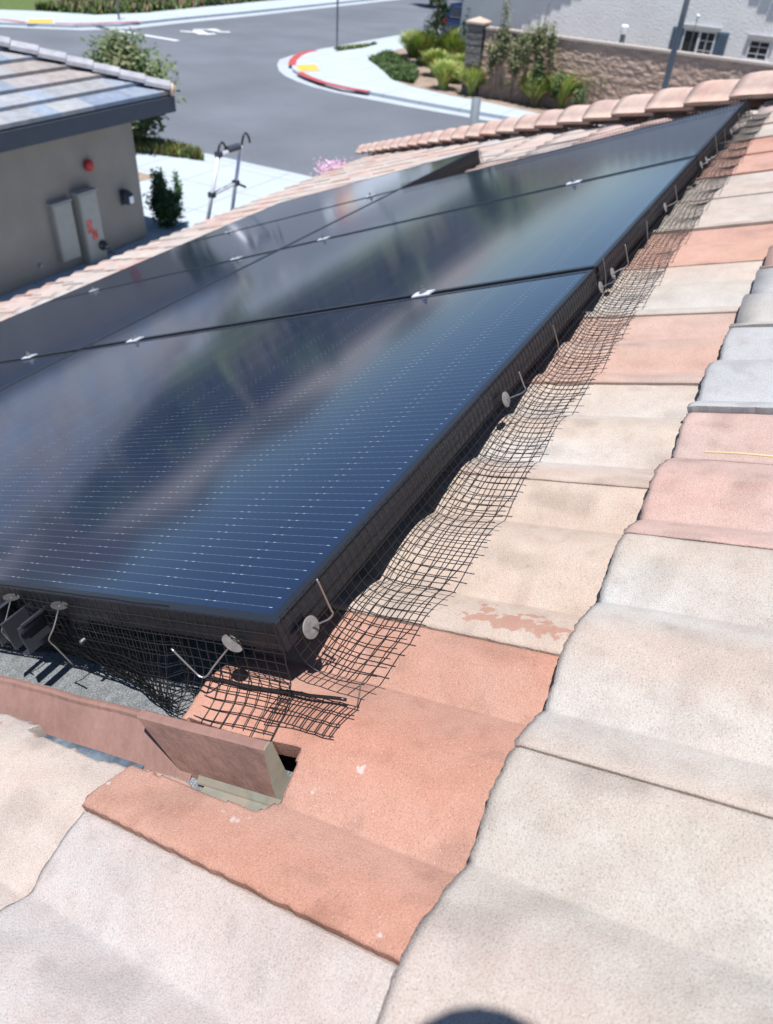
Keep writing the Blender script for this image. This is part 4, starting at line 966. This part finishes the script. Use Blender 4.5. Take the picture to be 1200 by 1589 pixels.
def rectwin(y0_, y1_, z0, z1, nm, panes, mull_h, lab=None):
    w_ = MB(); f_ = .05
    w_.box(HX-.05, HX-.002, y0_, y1_, z1-f_, z1); w_.box(HX-.05, HX-.002, y0_, y1_, z0, z0+f_); w_.box(HX-.049, HX-.002, y0_, y0_+f_, z0+f_, z1-f_); w_.box(HX-.049, HX-.002, y1_-f_, y1_, z0+f_, z1-f_)
    if panes == 2: m_ = (y0_+y1_)/2; w_.box(HX-.048, HX-.002, m_-.04, m_+.04, z0+f_, z1-f_)
    fo = w_.build(nm, M['trim'], hb)
    MB().box(HX-.020, HX-.003, y0_+f_, y1_-f_, z0+f_, z1-f_).build('pane', M['glassd'], fo)
    mm = MB()
    if mull_h:
        ya, yb = (y0_+f_, (y0_+y1_)/2-.04) if panes == 2 else (y0_+f_, y1_-f_)
        ym = (ya+yb)/2; mm.box(HX-.032, HX-.021, ym-.012, ym+.012, z0+f_, z1-f_)
        for k in (1, 2): zz = z0+(z1-z0)*k/3; mm.box(HX-.034, HX-.0325, ya, yb, zz-.012, zz+.012)
        mm.build('muntins', M['trim'], fo)
    return fo
a = onX(1060, 50); b = onX(1106, 92)
wy1, wy0 = onX(1058, 66).y, onX(1107, 74).y
wz1, wz0 = -2.28, -3.18
rectwin(wy0, wy1, wz0, wz1, 'window', 2, True)
MB().box(HX-.09, HX-.001, wy0-.10, wy1+.10, wz1+.003, wz1+.13).build('lintel', M['greytrim'], hb)
for ya, yb in ((wy1+.02, wy1+.42), (wy0-.42, wy0-.02)):
    s_ = MB().box(HX-.04, HX-.001, ya, yb, wz0, wz1+.02).build('shutter', M['shutter'], hb)
    sl2 = MB()
    for k in range(9): zz = wz0+.06+k*.095; sl2.box(HX-.052, HX-.041, ya+.04, yb-.04, zz, zz+.05)
    sl2.build('louvres', M['shutter'], s_)
w2y1, w2y0 = onX(1160, 78).y, onX(1192, 84).y
rectwin(w2y0, w2y1, -2.98, -2.36, 'window', 1, True)
MB().box(HX-.09, HX-.001, w2y0-.12, w2y1+.12, -2.357, -2.22).build('lintel', M['greytrim'], hb)
MB().box(HX-.09, HX-.001, w2y0-.05, w2y1+.05, -3.06, -2.984).build('sill', M['trim'], hb)
MB().box(HX-.02, HX-.002, w2y0+.02, w2y1-.02, -3.25, -3.07).build('window_lower', M['glassd'], hb)
# light poles, sign posts, path light
def pole(name, p, h, r0, r1, lab, cat='pole', group=None, m='pole'):
    t = thing(name, p, lab, cat, group)
    p = Vector(p); MB().tube([p-Vector((0, 0, .05)), p+Vector((0, 0, h))], r0, 12, r1=r1).build('shaft', M[m], t, smooth=True)
    MB().lathe(p, (0, 0, 1), [(r0*1.9, 0), (r0*1.9, .02), (r0*1.2, .05)], 12).build('base_plate', M[m], t)
    return t
q = onX(1028, 150, 26.6)
t = pole('street_light', (26.4, onX(1028, 150, 26.4).y, GZ), 7.5, .10, .06, 'tall grey street light pole in front of the block wall', 'street light')
p = Vector(t.location); MB().tube([p+Vector((0, 0, 7.45)), p+Vector((-.6, 0, 7.8)), p+Vector((-1.5, 0, 7.85))], .04, 8).build('arm', M['pole'], t); MB().box(p.x-2.0, p.x-1.45, p.y-.1, p.y+.1, p.z+7.8, p.z+7.9).build('lamp_head', M['pole'], t)
q = CAM+ray(740, 152)*16.0
pole('marker_post', (q.x, q.y, GZ), q.z-GZ, .095, .088, 'thick dark grey post beyond the hip caps beside the road', 'post')
pole('sign_post', G(523, 79), 4.5, .04, .04, 'thin grey signpost in the small green patch on the corner', 'post')
q = G(185, 30); pole('sign_post', q, 3.5, .05, .05, 'thin post beside the far pavement planting', 'post')
q = onX(966, 60, 30.0); t = thing('path_light', (30, q.y, GZ), 'white capped path light standing behind the block wall', 'lamp')
zt = onX(967, 40, 30.0).z
MB().tube([(30, q.y, GZ), (30, q.y, zt-.22)], .09, 12).build('post', M['greytrim'], t); MB().lathe((30, q.y, zt-.22), (0, 0, 1), [(.13, 0), (.13, .22), (.10, .26)], 12).build('lamp_cap', M['lamp'], t)
q = onX(1083, 27, 30.5); t = thing('small_lamp', (30.5, q.y, GZ), 'slender stem lamp with a small white head behind the block wall', 'lamp')
MB().tube([(30.5, q.y, GZ), (30.5, q.y, q.z)], .014, 6).build('stem', M['pole'], t); MB().lathe((30.5, q.y, q.z), (0, 0, 1), [(.05, 0), (.06, .05), (.03, .1)], 10).build('head', M['lamp'], t)
# agave and grass clumps in the bed
YG = [(.42, .48, .13), (.33, .42, .11), (.26, .36, .10), (.52, .54, .22)]
for k, (pt, h, lab) in enumerate([((688, 138), 1.0, 'yellow-green grass clump left of the signpost bed, nearest the pavement'), ((731, 147), 1.0, 'yellow-green grass clump behind the dark post'), ((785, 152), .75, 'yellow-green grass clump under the tall brown shrub'),
                                  ((827, 164), 1.1, 'bright grass clump just right of the brown shrub'), ((868, 169), 1.3, 'bright grass clump before the block wall, second right of the brown shrub'), ((915, 170), 1.45, 'bright grass clump before the block wall, third right of the brown shrub'),
                                  ((955, 172), 1.35, 'thin grass clump before the block wall, left of the light pole'), ((1008, 172), 1.2, 'sparse grass tuft at the foot of the light pole'), ((1075, 178), 1.1, 'small grass tuft before the block wall right of the light pole')]):
    b = G(*pt); grass_clump(b, h*1.05, 650, YG, 60+k, lab, 'grass clumps before the block wall', .75, .05)
for k, (pt, h, lab) in enumerate([((655, 100), 1.4, 'broad yellow-green strappy plant behind the ground cover'), ((700, 104), 1.5, 'broad strappy plant with white blooms beside the tree'), ((640, 88), 1.1, 'strappy plant at the far left of the bed'), ((722, 120), .9, 'strappy plant at the foot of the stone pillar'), ((676, 118), 1.0, 'yellow strappy plant at the right end of the ground cover'), ((705, 128), .8, 'low strappy plant on bare soil between two larger ones')]):
    b = G(*pt); grass_clump(b, h, 900, [(.32, .38, .09), (.24, .32, .08), (.38, .42, .14), (.17, .25, .07)], 80+k, lab, 'strappy plants in the corner bed', .8, .07)
for k, (pt, h, lab) in enumerate([((905, 150), 1.3, 'dark green upright bush against the block wall'), ((866, 148), 1.5, 'thin dark bush against the block wall behind the grass clumps'), ((953, 146), 1.0, 'dark small bush against the block wall left of the light pole')]):
    b = G(*pt); shrub('wall_bush', (27.7, b.y, GZ), .7, .5, h, 900, .09, [(.06, .10, .035), (.10, .14, .045)], lab, 'shrub', 100+k, 'bushes against the block wall', stem=.2, clump=8)
# tall brownish shrub row left of the wall
t = thing('tall_shrub', (27.75, 10.15, GZ), 'tall airy olive-brown shrub with bare stems before the block wall', 'shrub')
r_ = random.Random(33); mb = MB(); mt = MB()
for k in range(12):
    y = 8.35+k*.185+r_.uniform(-.1, .1); h = r_.uniform(1.9, 2.7) if k not in (3, 9) else 3.0
    mt.tube([(27.8, y, GZ-.03), (27.75+r_.uniform(-.15, .1), y+r_.uniform(-.1, .1), GZ+h*.5), (27.75+r_.uniform(-.2, .15), y+r_.uniform(-.2, .2), GZ+h)], .022, 5, r1=.008)
    leaves(mb, (27.75, y, GZ+h*.68), .30, .26, h*.33, 650, .085, [(.17, .19, .08), (.13, .16, .06), (.20, .18, .10), (.10, .13, .05)], r_, clump=9)
mb.build('foliage', M['leaf'], t); mt.build('stems', M['bark'], t)
# slim tree before the car and second one near the pillar
t = thing('slim_tree', G(672, 100), 'slim leafy tree in the corner bed left of the parked dark car', 'tree'); b = G(672, 102); r_ = random.Random(44); mb = MB()
for k in range(9): leaves(mb, (b.x+r_.uniform(-.25, .25), b.y+r_.uniform(-.3, .3), GZ+1.0+k*.42), .42, .45, .5, 480, .11, [(.07, .12, .04), (.10, .16, .05), (.14, .19, .06)], r_, clump=6)
for k in range(5): leaves(mb, (b.x+.3*k-.4, b.y-.25*k+.3, GZ+4.4+.1*k), .8, .8, .5, 450, .12, [(.09, .14, .04), (.12, .17, .05)], r_, clump=7)
mb.build('crown', M['leaf'], t); MB().tube([(b.x, b.y, GZ-.05), (b.x+.05, b.y, GZ+2.4), (b.x, b.y+.05, GZ+4.6)], .09, 8, r1=.04).build('trunk', M['bark'], t)
t = thing('slim_tree', G(712, 112), 'slim leafy tree in the corner bed between the car and the pillar', 'tree'); b = G(717, 106); mb = MB()
for k in range(8): leaves(mb, (b.x+r_.uniform(-.1, .1), b.y+r_.uniform(-.15, .15), GZ+.7+k*.42), .22, .22, .38, 380, .10, [(.10, .14, .04), (.15, .18, .06), (.19, .21, .07)], r_, clump=6)
mb.build('crown', M['leaf'], t); MB().tube([(b.x, b.y, GZ-.05), (b.x, b.y+.04, GZ+3.6)], .06, 8, r1=.03).build('trunk', M['bark'], t)

# parked SUV, its tail to the left, side to the camera; it stands on the drive behind
def car(ox, oy, oz):
    t = thing('parked_car', (ox, oy, oz), 'dark blue SUV parked on the drive behind the corner trees', 'car')
    def T(x, y, z): return (ox+y, oy-x, oz+z)                       # x along the length (tail at 0), y across
    # body: lofted sections
    secs = [(0.0, .80, .35, .95, .86), (.12, .86, .30, 1.02, .90), (.6, .90, .28, 1.05, .92), (1.5, .92, .26, 1.04, .93), (3.0, .92, .26, 1.02, .93), (3.6, .90, .26, 1.0, .92), (4.3, .84, .28, .88, .85), (4.6, .70, .36, .70, .7)]
    vs = []; fs = []; K = 12
    for x, hw, z0, z1, _ in secs:
        for (a, b) in ((-1, .12), (-1, .6), (-.97, .9), (-.85, 1), (.85, 1), (.97, .9), (1, .6), (1, .12), (.94, 0), (.3, -.01), (-.3, -.01), (-.94, 0)): vs.append(T(x, a*hw, z0+(z1-z0)*b))
    for i in range(len(secs)-1):
        for k in range(K): fs.append((i*K+k, (i+1)*K+k, (i+1)*K+(k+1) % K, i*K+(k+1) % K))
    fs += [tuple(range(K)), tuple(reversed(range((len(secs)-1)*K, len(secs)*K)))]
    mk('body', vs, fs, M['carp'], t, smooth=True)
    cs = [(.10, .78, 1.0, 1.12), (.35, .76, 1.02, 1.58), (.8, .72, 1.03, 1.66), (2.3, .72, 1.02, 1.66), (2.7, .74, 1.0, 1.58), (3.4, .80, .98, 1.04)]
    vs = []; fs = []; K = 6
    for x, hw, z0, z1 in cs:
        for a, b in ((-1.12, 0), (-1, .75), (-.85, 1), (.85, 1), (1, .75), (1.12, 0)): vs.append(T(x, a*hw, z0+(z1-z0)*b))
    for i in range(len(cs)-1):
        for k in range(K-1): fs.append((i*K+k, (i+1)*K+k, (i+1)*K+k+1, i*K+k+1))
    fs += [tuple(range(K)), tuple(reversed(range((len(cs)-1)*K, len(cs)*K)))]
    mk('cabin', vs, fs, M['carp'], t)
    for s_ in (-1, 1):
        for x0, x1, x2, x3 in ((.55, 1.0, .62, 1.0), (1.06, 1.95, 1.06, 1.95), (2.02, 2.95, 2.02, 2.62)):
            mk('side_window', [T(x0, s_*.875, 1.07), T(x1, s_*.875, 1.07), T(x3, s_*.795, 1.44), T(x2, s_*.795, 1.44), T(x0, s_*.86, 1.07), T(x1, s_*.86, 1.07), T(x3, s_*.78, 1.44), T(x2, s_*.78, 1.44)], [(0, 1, 2, 3), (7, 6, 5, 4), (0, 4, 5, 1), (1, 5, 6, 2), (2, 6, 7, 3), (3, 7, 4, 0)], M['glassd'], t)
        mb = MB().tube([T(.5, s_*.88, 1.05), T(3.0, s_*.89, 1.05)], .012, 6); mb.tube([T(.5, s_*.88, 1.05), T(.62, s_*.80, 1.48), T(2.6, s_*.80, 1.48), T(3.0, s_*.89, 1.05)], .010, 6); mb.build('window_trim', M['steel'], t)
        MB().box(-.02, .30, s_*.62 if s_ > 0 else -.90, .90 if s_ > 0 else -.62, .72, .98, T=T).build('tail_light', M['tail'], t)
        for xx in (.85, 3.65):
            w_ = MB().lathe(T(xx, s_*.72, .34), T(0, s_, 0) and (s_, 0, 0), [(.20, 0), (.33, .01), (.34, .05), (.34, .18), (.32, .205), (.22, .21)], 24).build('wheel', M['tyre'], t)
            MB().lathe(T(xx, s_*.72, .34), (s_, 0, 0), [(.215, .205), (.20, .200), (.07, .215), (.05, .22)], 16).build('rim', M['steel'], w_)
    MB().add([T(.13, -.62, 1.12), T(.13, .62, 1.12), T(.32, .58, 1.50), T(.32, -.58, 1.50)], [(0, 1, 2, 3)]).build('rear_window', M['glassd'], t)
    MB().box(-.05, .10, -.80, .80, .38, .56, T=T).build('rear_bumper', M['black'], t)
    MB().box(-.012, .0, -.20, .20, .74, .88, T=T).build('number_plate', M['trim'], t)
car(41.0, 18.0, GZ+.01)

# ---------------------------------------------------------------- STREET BEYOND (seen mirrored in the glass)
def bghouse(x, y, w_, d_, h, rh, lab, mm, seed):
    t = thing('street_house', (x, y, GZ), lab, 'house', 'houses along the side street')
    MB().box(x-w_/2, x+w_/2, y-d_/2, y+d_/2, GZ, GZ+h).build('wall', M[mm], t)
    o_ = .5; a, b = x-w_/2-o_, x+w_/2+o_; c, d = y-d_/2-o_, y+d_/2+o_; z = GZ+h; m_ = min(w_, d_)/2+o_
    if w_ > d_: r1, r2 = (a+m_, y), (b-m_, y)
    else: r1, r2 = (x, c+m_), (x, d-m_)
    vs = [(a, c, z), (b, c, z), (b, d, z), (a, d, z), (r1[0], r1[1], z+rh), (r2[0], r2[1], z+rh)]
    fs = [(0, 1, 5, 4), (2, 3, 4, 5), (1, 2, 5), (3, 0, 4)] if w_ > d_ else [(1, 2, 5, 4), (3, 0, 4, 5), (0, 1, 4), (2, 3, 5)]
    fs.append((3, 2, 1, 0)); mk('roof', vs, fs, M['stonecap'], t)
    for k in range(3):
        for nm, yy in (('window', y-d_/2-.03),):
            xx = x-w_/2+w_*(k+.5)/3; f_ = MB().box(xx-.6, xx+.6, yy, yy+.029, GZ+.9, GZ+2.1).build(nm, M['trim'], t); MB().box(xx-.5, xx+.5, yy-.004, yy-.001, GZ+1.0, GZ+2.0).build('pane', M['glassd'], f_)
        yy = y-d_/2+d_*(k+.5)/3; f_ = MB().box(x-w_/2-.03, x-w_/2-.001, yy-.6, yy+.6, GZ+.9, GZ+2.1).build('window', M['trim'], t); MB().box(x-w_/2-.034, x-w_/2-.031, yy-.5, yy+.5, GZ+1.0, GZ+2.0).build('pane', M['glassd'], f_)
for k, a in enumerate([(54, 45, 14, 11, 5.6, 2.2, 'beige', 'beige hip-roofed house beyond the far pavement'), (36, 52, 12, 12, 5.6, 2.2, 'stucco', 'taupe hip-roofed house beyond the far pavement'), (74, 42, 13, 12, 5.4, 2.2, 'stucco', 'taupe two-storey house farthest along the side street'), (18, 58, 13, 12, 3.0, 2.3, 'beige', 'beige house at the near end of the side street')]):
    bghouse(*a[:6], a[7], a[6], k)
r_ = random.Random(77)
for k, (x, y, h, w_) in enumerate([(42, 38, 5.2, 3.6), (47, 40, 6.5, 4), (60, 37, 5.5, 4), (33, 43, 5.5, 4), (26, 45, 6.2, 4.4), (66, 46, 8, 5), (45, 60, 9, 6), (64, 28, 6, 4.5), (56, 26, 4.6, 3.2)]):
    t = thing('street_tree', (x, y, GZ), ['round green tree on the verge nearest the junction', 'tall green tree right of the junction tree', 'green tree before the gap between two houses', 'green tree before the taupe house', 'tall tree left of the taupe house', 'tall tree between the far houses', 'tallest tree behind the houses', 'green tree beyond the drive', 'small tree beyond the parked car'][k], 'tree', 'trees along the side street')
    mb = MB(); leaves(mb, (x, y, GZ+h*.62), w_/2, w_/2, h*.38, 1100, .42, GREENS+[(.15, .16, .06)], r_, clump=14); mb.build('crown', M['leaf'], t)
    MB().tube([(x, y, GZ-.1), (x+.1, y, GZ+h*.4), (x, y+.1, GZ+h*.7)], .16, 8, r1=.06).build('trunk', M['bark'], t)

# ---------------------------------------------------------------- the photographer, kneeling behind the camera; head and cap throw the round shadow
SHIRT = mat('dark_work_shirt', (.05, .06, .08), rough=.9); SKIN = mat('skin', (.42, .25, .17), rough=.6); TROUS = mat('blue_jeans', (.06, .08, .13), rough=.9); CAPM = mat('dark_cap', (.03, .035, .05), rough=.8)
per = thing('person', (-.85, -.35, .06), 'person kneeling out of frame, seen as the dark rounded shadow at the bottom edge', 'person')
def skin(name, pts, edges, rad, m, parent, root=0, sub=2):
    me = bpy.data.meshes.new(name); o0 = org(parent); me.from_pydata([tuple(Vector(p)-o0) for p in pts], edges, []); o = bpy.data.objects.new(name+'_tmp', me); S.collection.objects.link(o)
    mo = o.modifiers.new('s', 'SKIN'); sk = me.skin_vertices[0].data
    for i_, r in enumerate(rad): sk[i_].radius = (r, r); sk[i_].use_root = i_ == root
    o.modifiers.new('b', 'SUBSURF').levels = sub
    dg = bpy.context.evaluated_depsgraph_get(); m2 = bpy.data.meshes.new_from_object(o.evaluated_get(dg)); bpy.data.objects.remove(o)
    m2.materials.clear(); m2.materials.append(m); m2.polygons.foreach_set('use_smooth', [True]*len(m2.polygons)); o2 = bpy.data.objects.new(name, m2); return link(o2, parent)
B = [(-.88, -.35, .36), (-.80, -.35, .46), (-.68, -.35, .58), (-.62, -.36, .65), (-.57, -.365, .70),          # pelvis .. neck 0-4
     (-.56, -.17, .64), (-.62, -.10, .46), (-.44, -.17, .44), (-.56, -.53, .64), (-.62, -.60, .46), (-.44, -.42, .42),   # arms 5-10
     (-.86, -.24, .33), (-.58, -.20, .10), (-.95, -.22, .10), (-.86, -.46, .33), (-.58, -.52, .14), (-.95, -.50, .16), (-1.06, -.22, .13), (-1.06, -.50, .20)]
skin('body', B, [(0, 1), (1, 2), (2, 3), (3, 4), (3, 5), (5, 6), (6, 7), (3, 8), (8, 9), (9, 10), (0, 11), (11, 12), (12, 13), (0, 14), (14, 15), (15, 16), (13, 17), (16, 18)],
     [.14, .13, .14, .11, .06, .06, .045, .034, .06, .045, .034, .09, .06, .045, .09, .06, .045, .04, .04], SHIRT, per)
hc = Vector((-.437, -.369, .743))
mb = MB(); lat = 14; vs = []; fs = []
fwd = -CZ.copy(); fwd.z = -.35; fwd.normalize(); rt = fwd.cross(Vector((0, 0, 1))).normalized(); upv = rt.cross(fwd)
hc = hc-fwd*.02
def hp_(x, y, z): return hc+rt*x+fwd*y+upv*z
for a in range(lat+1):
    ph = math.pi*a/lat; z = math.cos(ph); rr = math.sin(ph)
    for b in range(20):
        th_ = 2*math.pi*b/20; x = .073*rr*math.cos(th_); y = .092*rr*math.sin(th_); zz = .112*z
        if z < -.2: x *= 1+.35*(z+.2); y = y*(1+.2*(z+.2))
        if y > .07*rr and abs(x) < .014 and -.35 < z < .15: y += .018*(1-abs(x)/.014)      # nose
        vs.append(hp_(x, y, zz))
fs = [(a*20+b, a*20+(b+1) % 20, (a+1)*20+(b+1) % 20, (a+1)*20+b) for a in range(lat) for b in range(20)]
head = mk('head', vs, fs, SKIN, per, smooth=True)
for sx in (-1, 1):
    MB().lathe(hp_(sx*.03, .080, .010), fwd, [(.012, 0), (.010, .005), (.002, .007)], 10).build('eye', M['trim'], head)
    MB().lathe(hp_(sx*.072, -.005, 0), rt*sx, [(.024, 0), (.026, .008), (.012, .011)], 12).build('ear', SKIN, head)
MB().tube([hp_(-.022, .083, -.052), hp_(0, .088, -.052), hp_(.022, .083, -.052)], .004, 6).build('mouth', mat('lips', (.35, .12, .1)), head)
MB().tube([(-.57, -.365, .69), tuple(hc-upv*.06)], .05, 12).build('neck', SKIN, per)
vs = []; fs = []
for a in range(8):
    ph = math.pi/2*a/7; z = math.sin(ph); rr = math.cos(ph)
    for b in range(24): th_ = 2*math.pi*b/24; vs.append(hp_(.082*rr*math.cos(th_), .100*rr*math.sin(th_), .035+.090*z))
fs = [(a*24+b, a*24+(b+1) % 24, (a+1)*24+(b+1) % 24, (a+1)*24+b) for a in range(7) for b in range(24)]
capo = mk('cap', vs, fs, CAPM, per, smooth=True)
n_ = 11; vs = []
for k in range(n_):
    x = -.07+.14*k/(n_-1); e = math.sqrt(max(0, 1-(x/.075)**2)); vs += [hp_(x, .085*e+.005, .036), hp_(x*1.02, .085*e+.055*e+.005, .030), hp_(x, .085*e+.005, .032), hp_(x*1.02, .085*e+.055*e+.005, .026)]
fs = []
for k in range(n_-1): a = 4*k; fs += [(a, a+1, a+5, a+4), (a+2, a+6, a+7, a+3), (a+1, a+3, a+7, a+5)]
mk('visor', vs, fs, CAPM, capo)
def cp(x, y, z): return CAM+CX*x+CY*y+CZ*z
ph = thing('smartphone', cp(-.02, -.06, .01), 'dark smartphone held up by the kneeling person', 'phone')
def rr_(w0, w1, h0, h1, r, k=5):
    o_ = []
    for cx_, cy_, a0 in ((w1-r, h1-r, 0), (w0+r, h1-r, 90), (w0+r, h0+r, 180), (w1-r, h0+r, 270)):
        o_ += [(cx_+r*math.cos(R(a0+90*q/k)), cy_+r*math.sin(R(a0+90*q/k))) for q in range(k+1)]
    return o_
MB().prism(rr_(-.060, .015, -.142, .012, .009), .003, .011, T=cp).build('phone_body', M['black'], ph)
MB().prism(rr_(-.057, .012, -.139, .009, .007), .0112, .0116, T=cp).build('screen', M['glassd'], ph)
# hands: palm and five fingers each, closed on the phone's edges
def hand(wrist, palm, sgn, nm):
    w_ = Vector(wrist); p_ = Vector(palm); pts = [w_, w_.lerp(p_, .5), p_]; ed = [(0, 1), (1, 2)]; rad = [.026, .030, .028]
    for k in range(5):
        b = cp(sgn*.045-.0225+(.012 if k == 4 else 0), -.035-.024*k, .030 if k < 4 else .034); tipx = -.0225+sgn*(.030-.003*k)
        m1 = cp(sgn*.050-.0225, -.033-.024*k, .006); t1 = cp(tipx, -.032-.024*k, -.006 if k < 4 else .018)
        i0 = len(pts); pts += [b, m1, t1]; ed += [(2, i0), (i0, i0+1), (i0+1, i0+2)]; rad += [.010, .0088-.0005*k, .0075-.0004*k]
    o = skin('hand', [tuple(q) for q in pts], ed, rad, SKIN, per); return o
hand((-.44, -.17, .44), tuple(cp(-.075, -.09, .045)), -1, 'hand'); hand((-.44, -.42, .42), tuple(cp(.030, -.09, .050)), 1, 'hand')
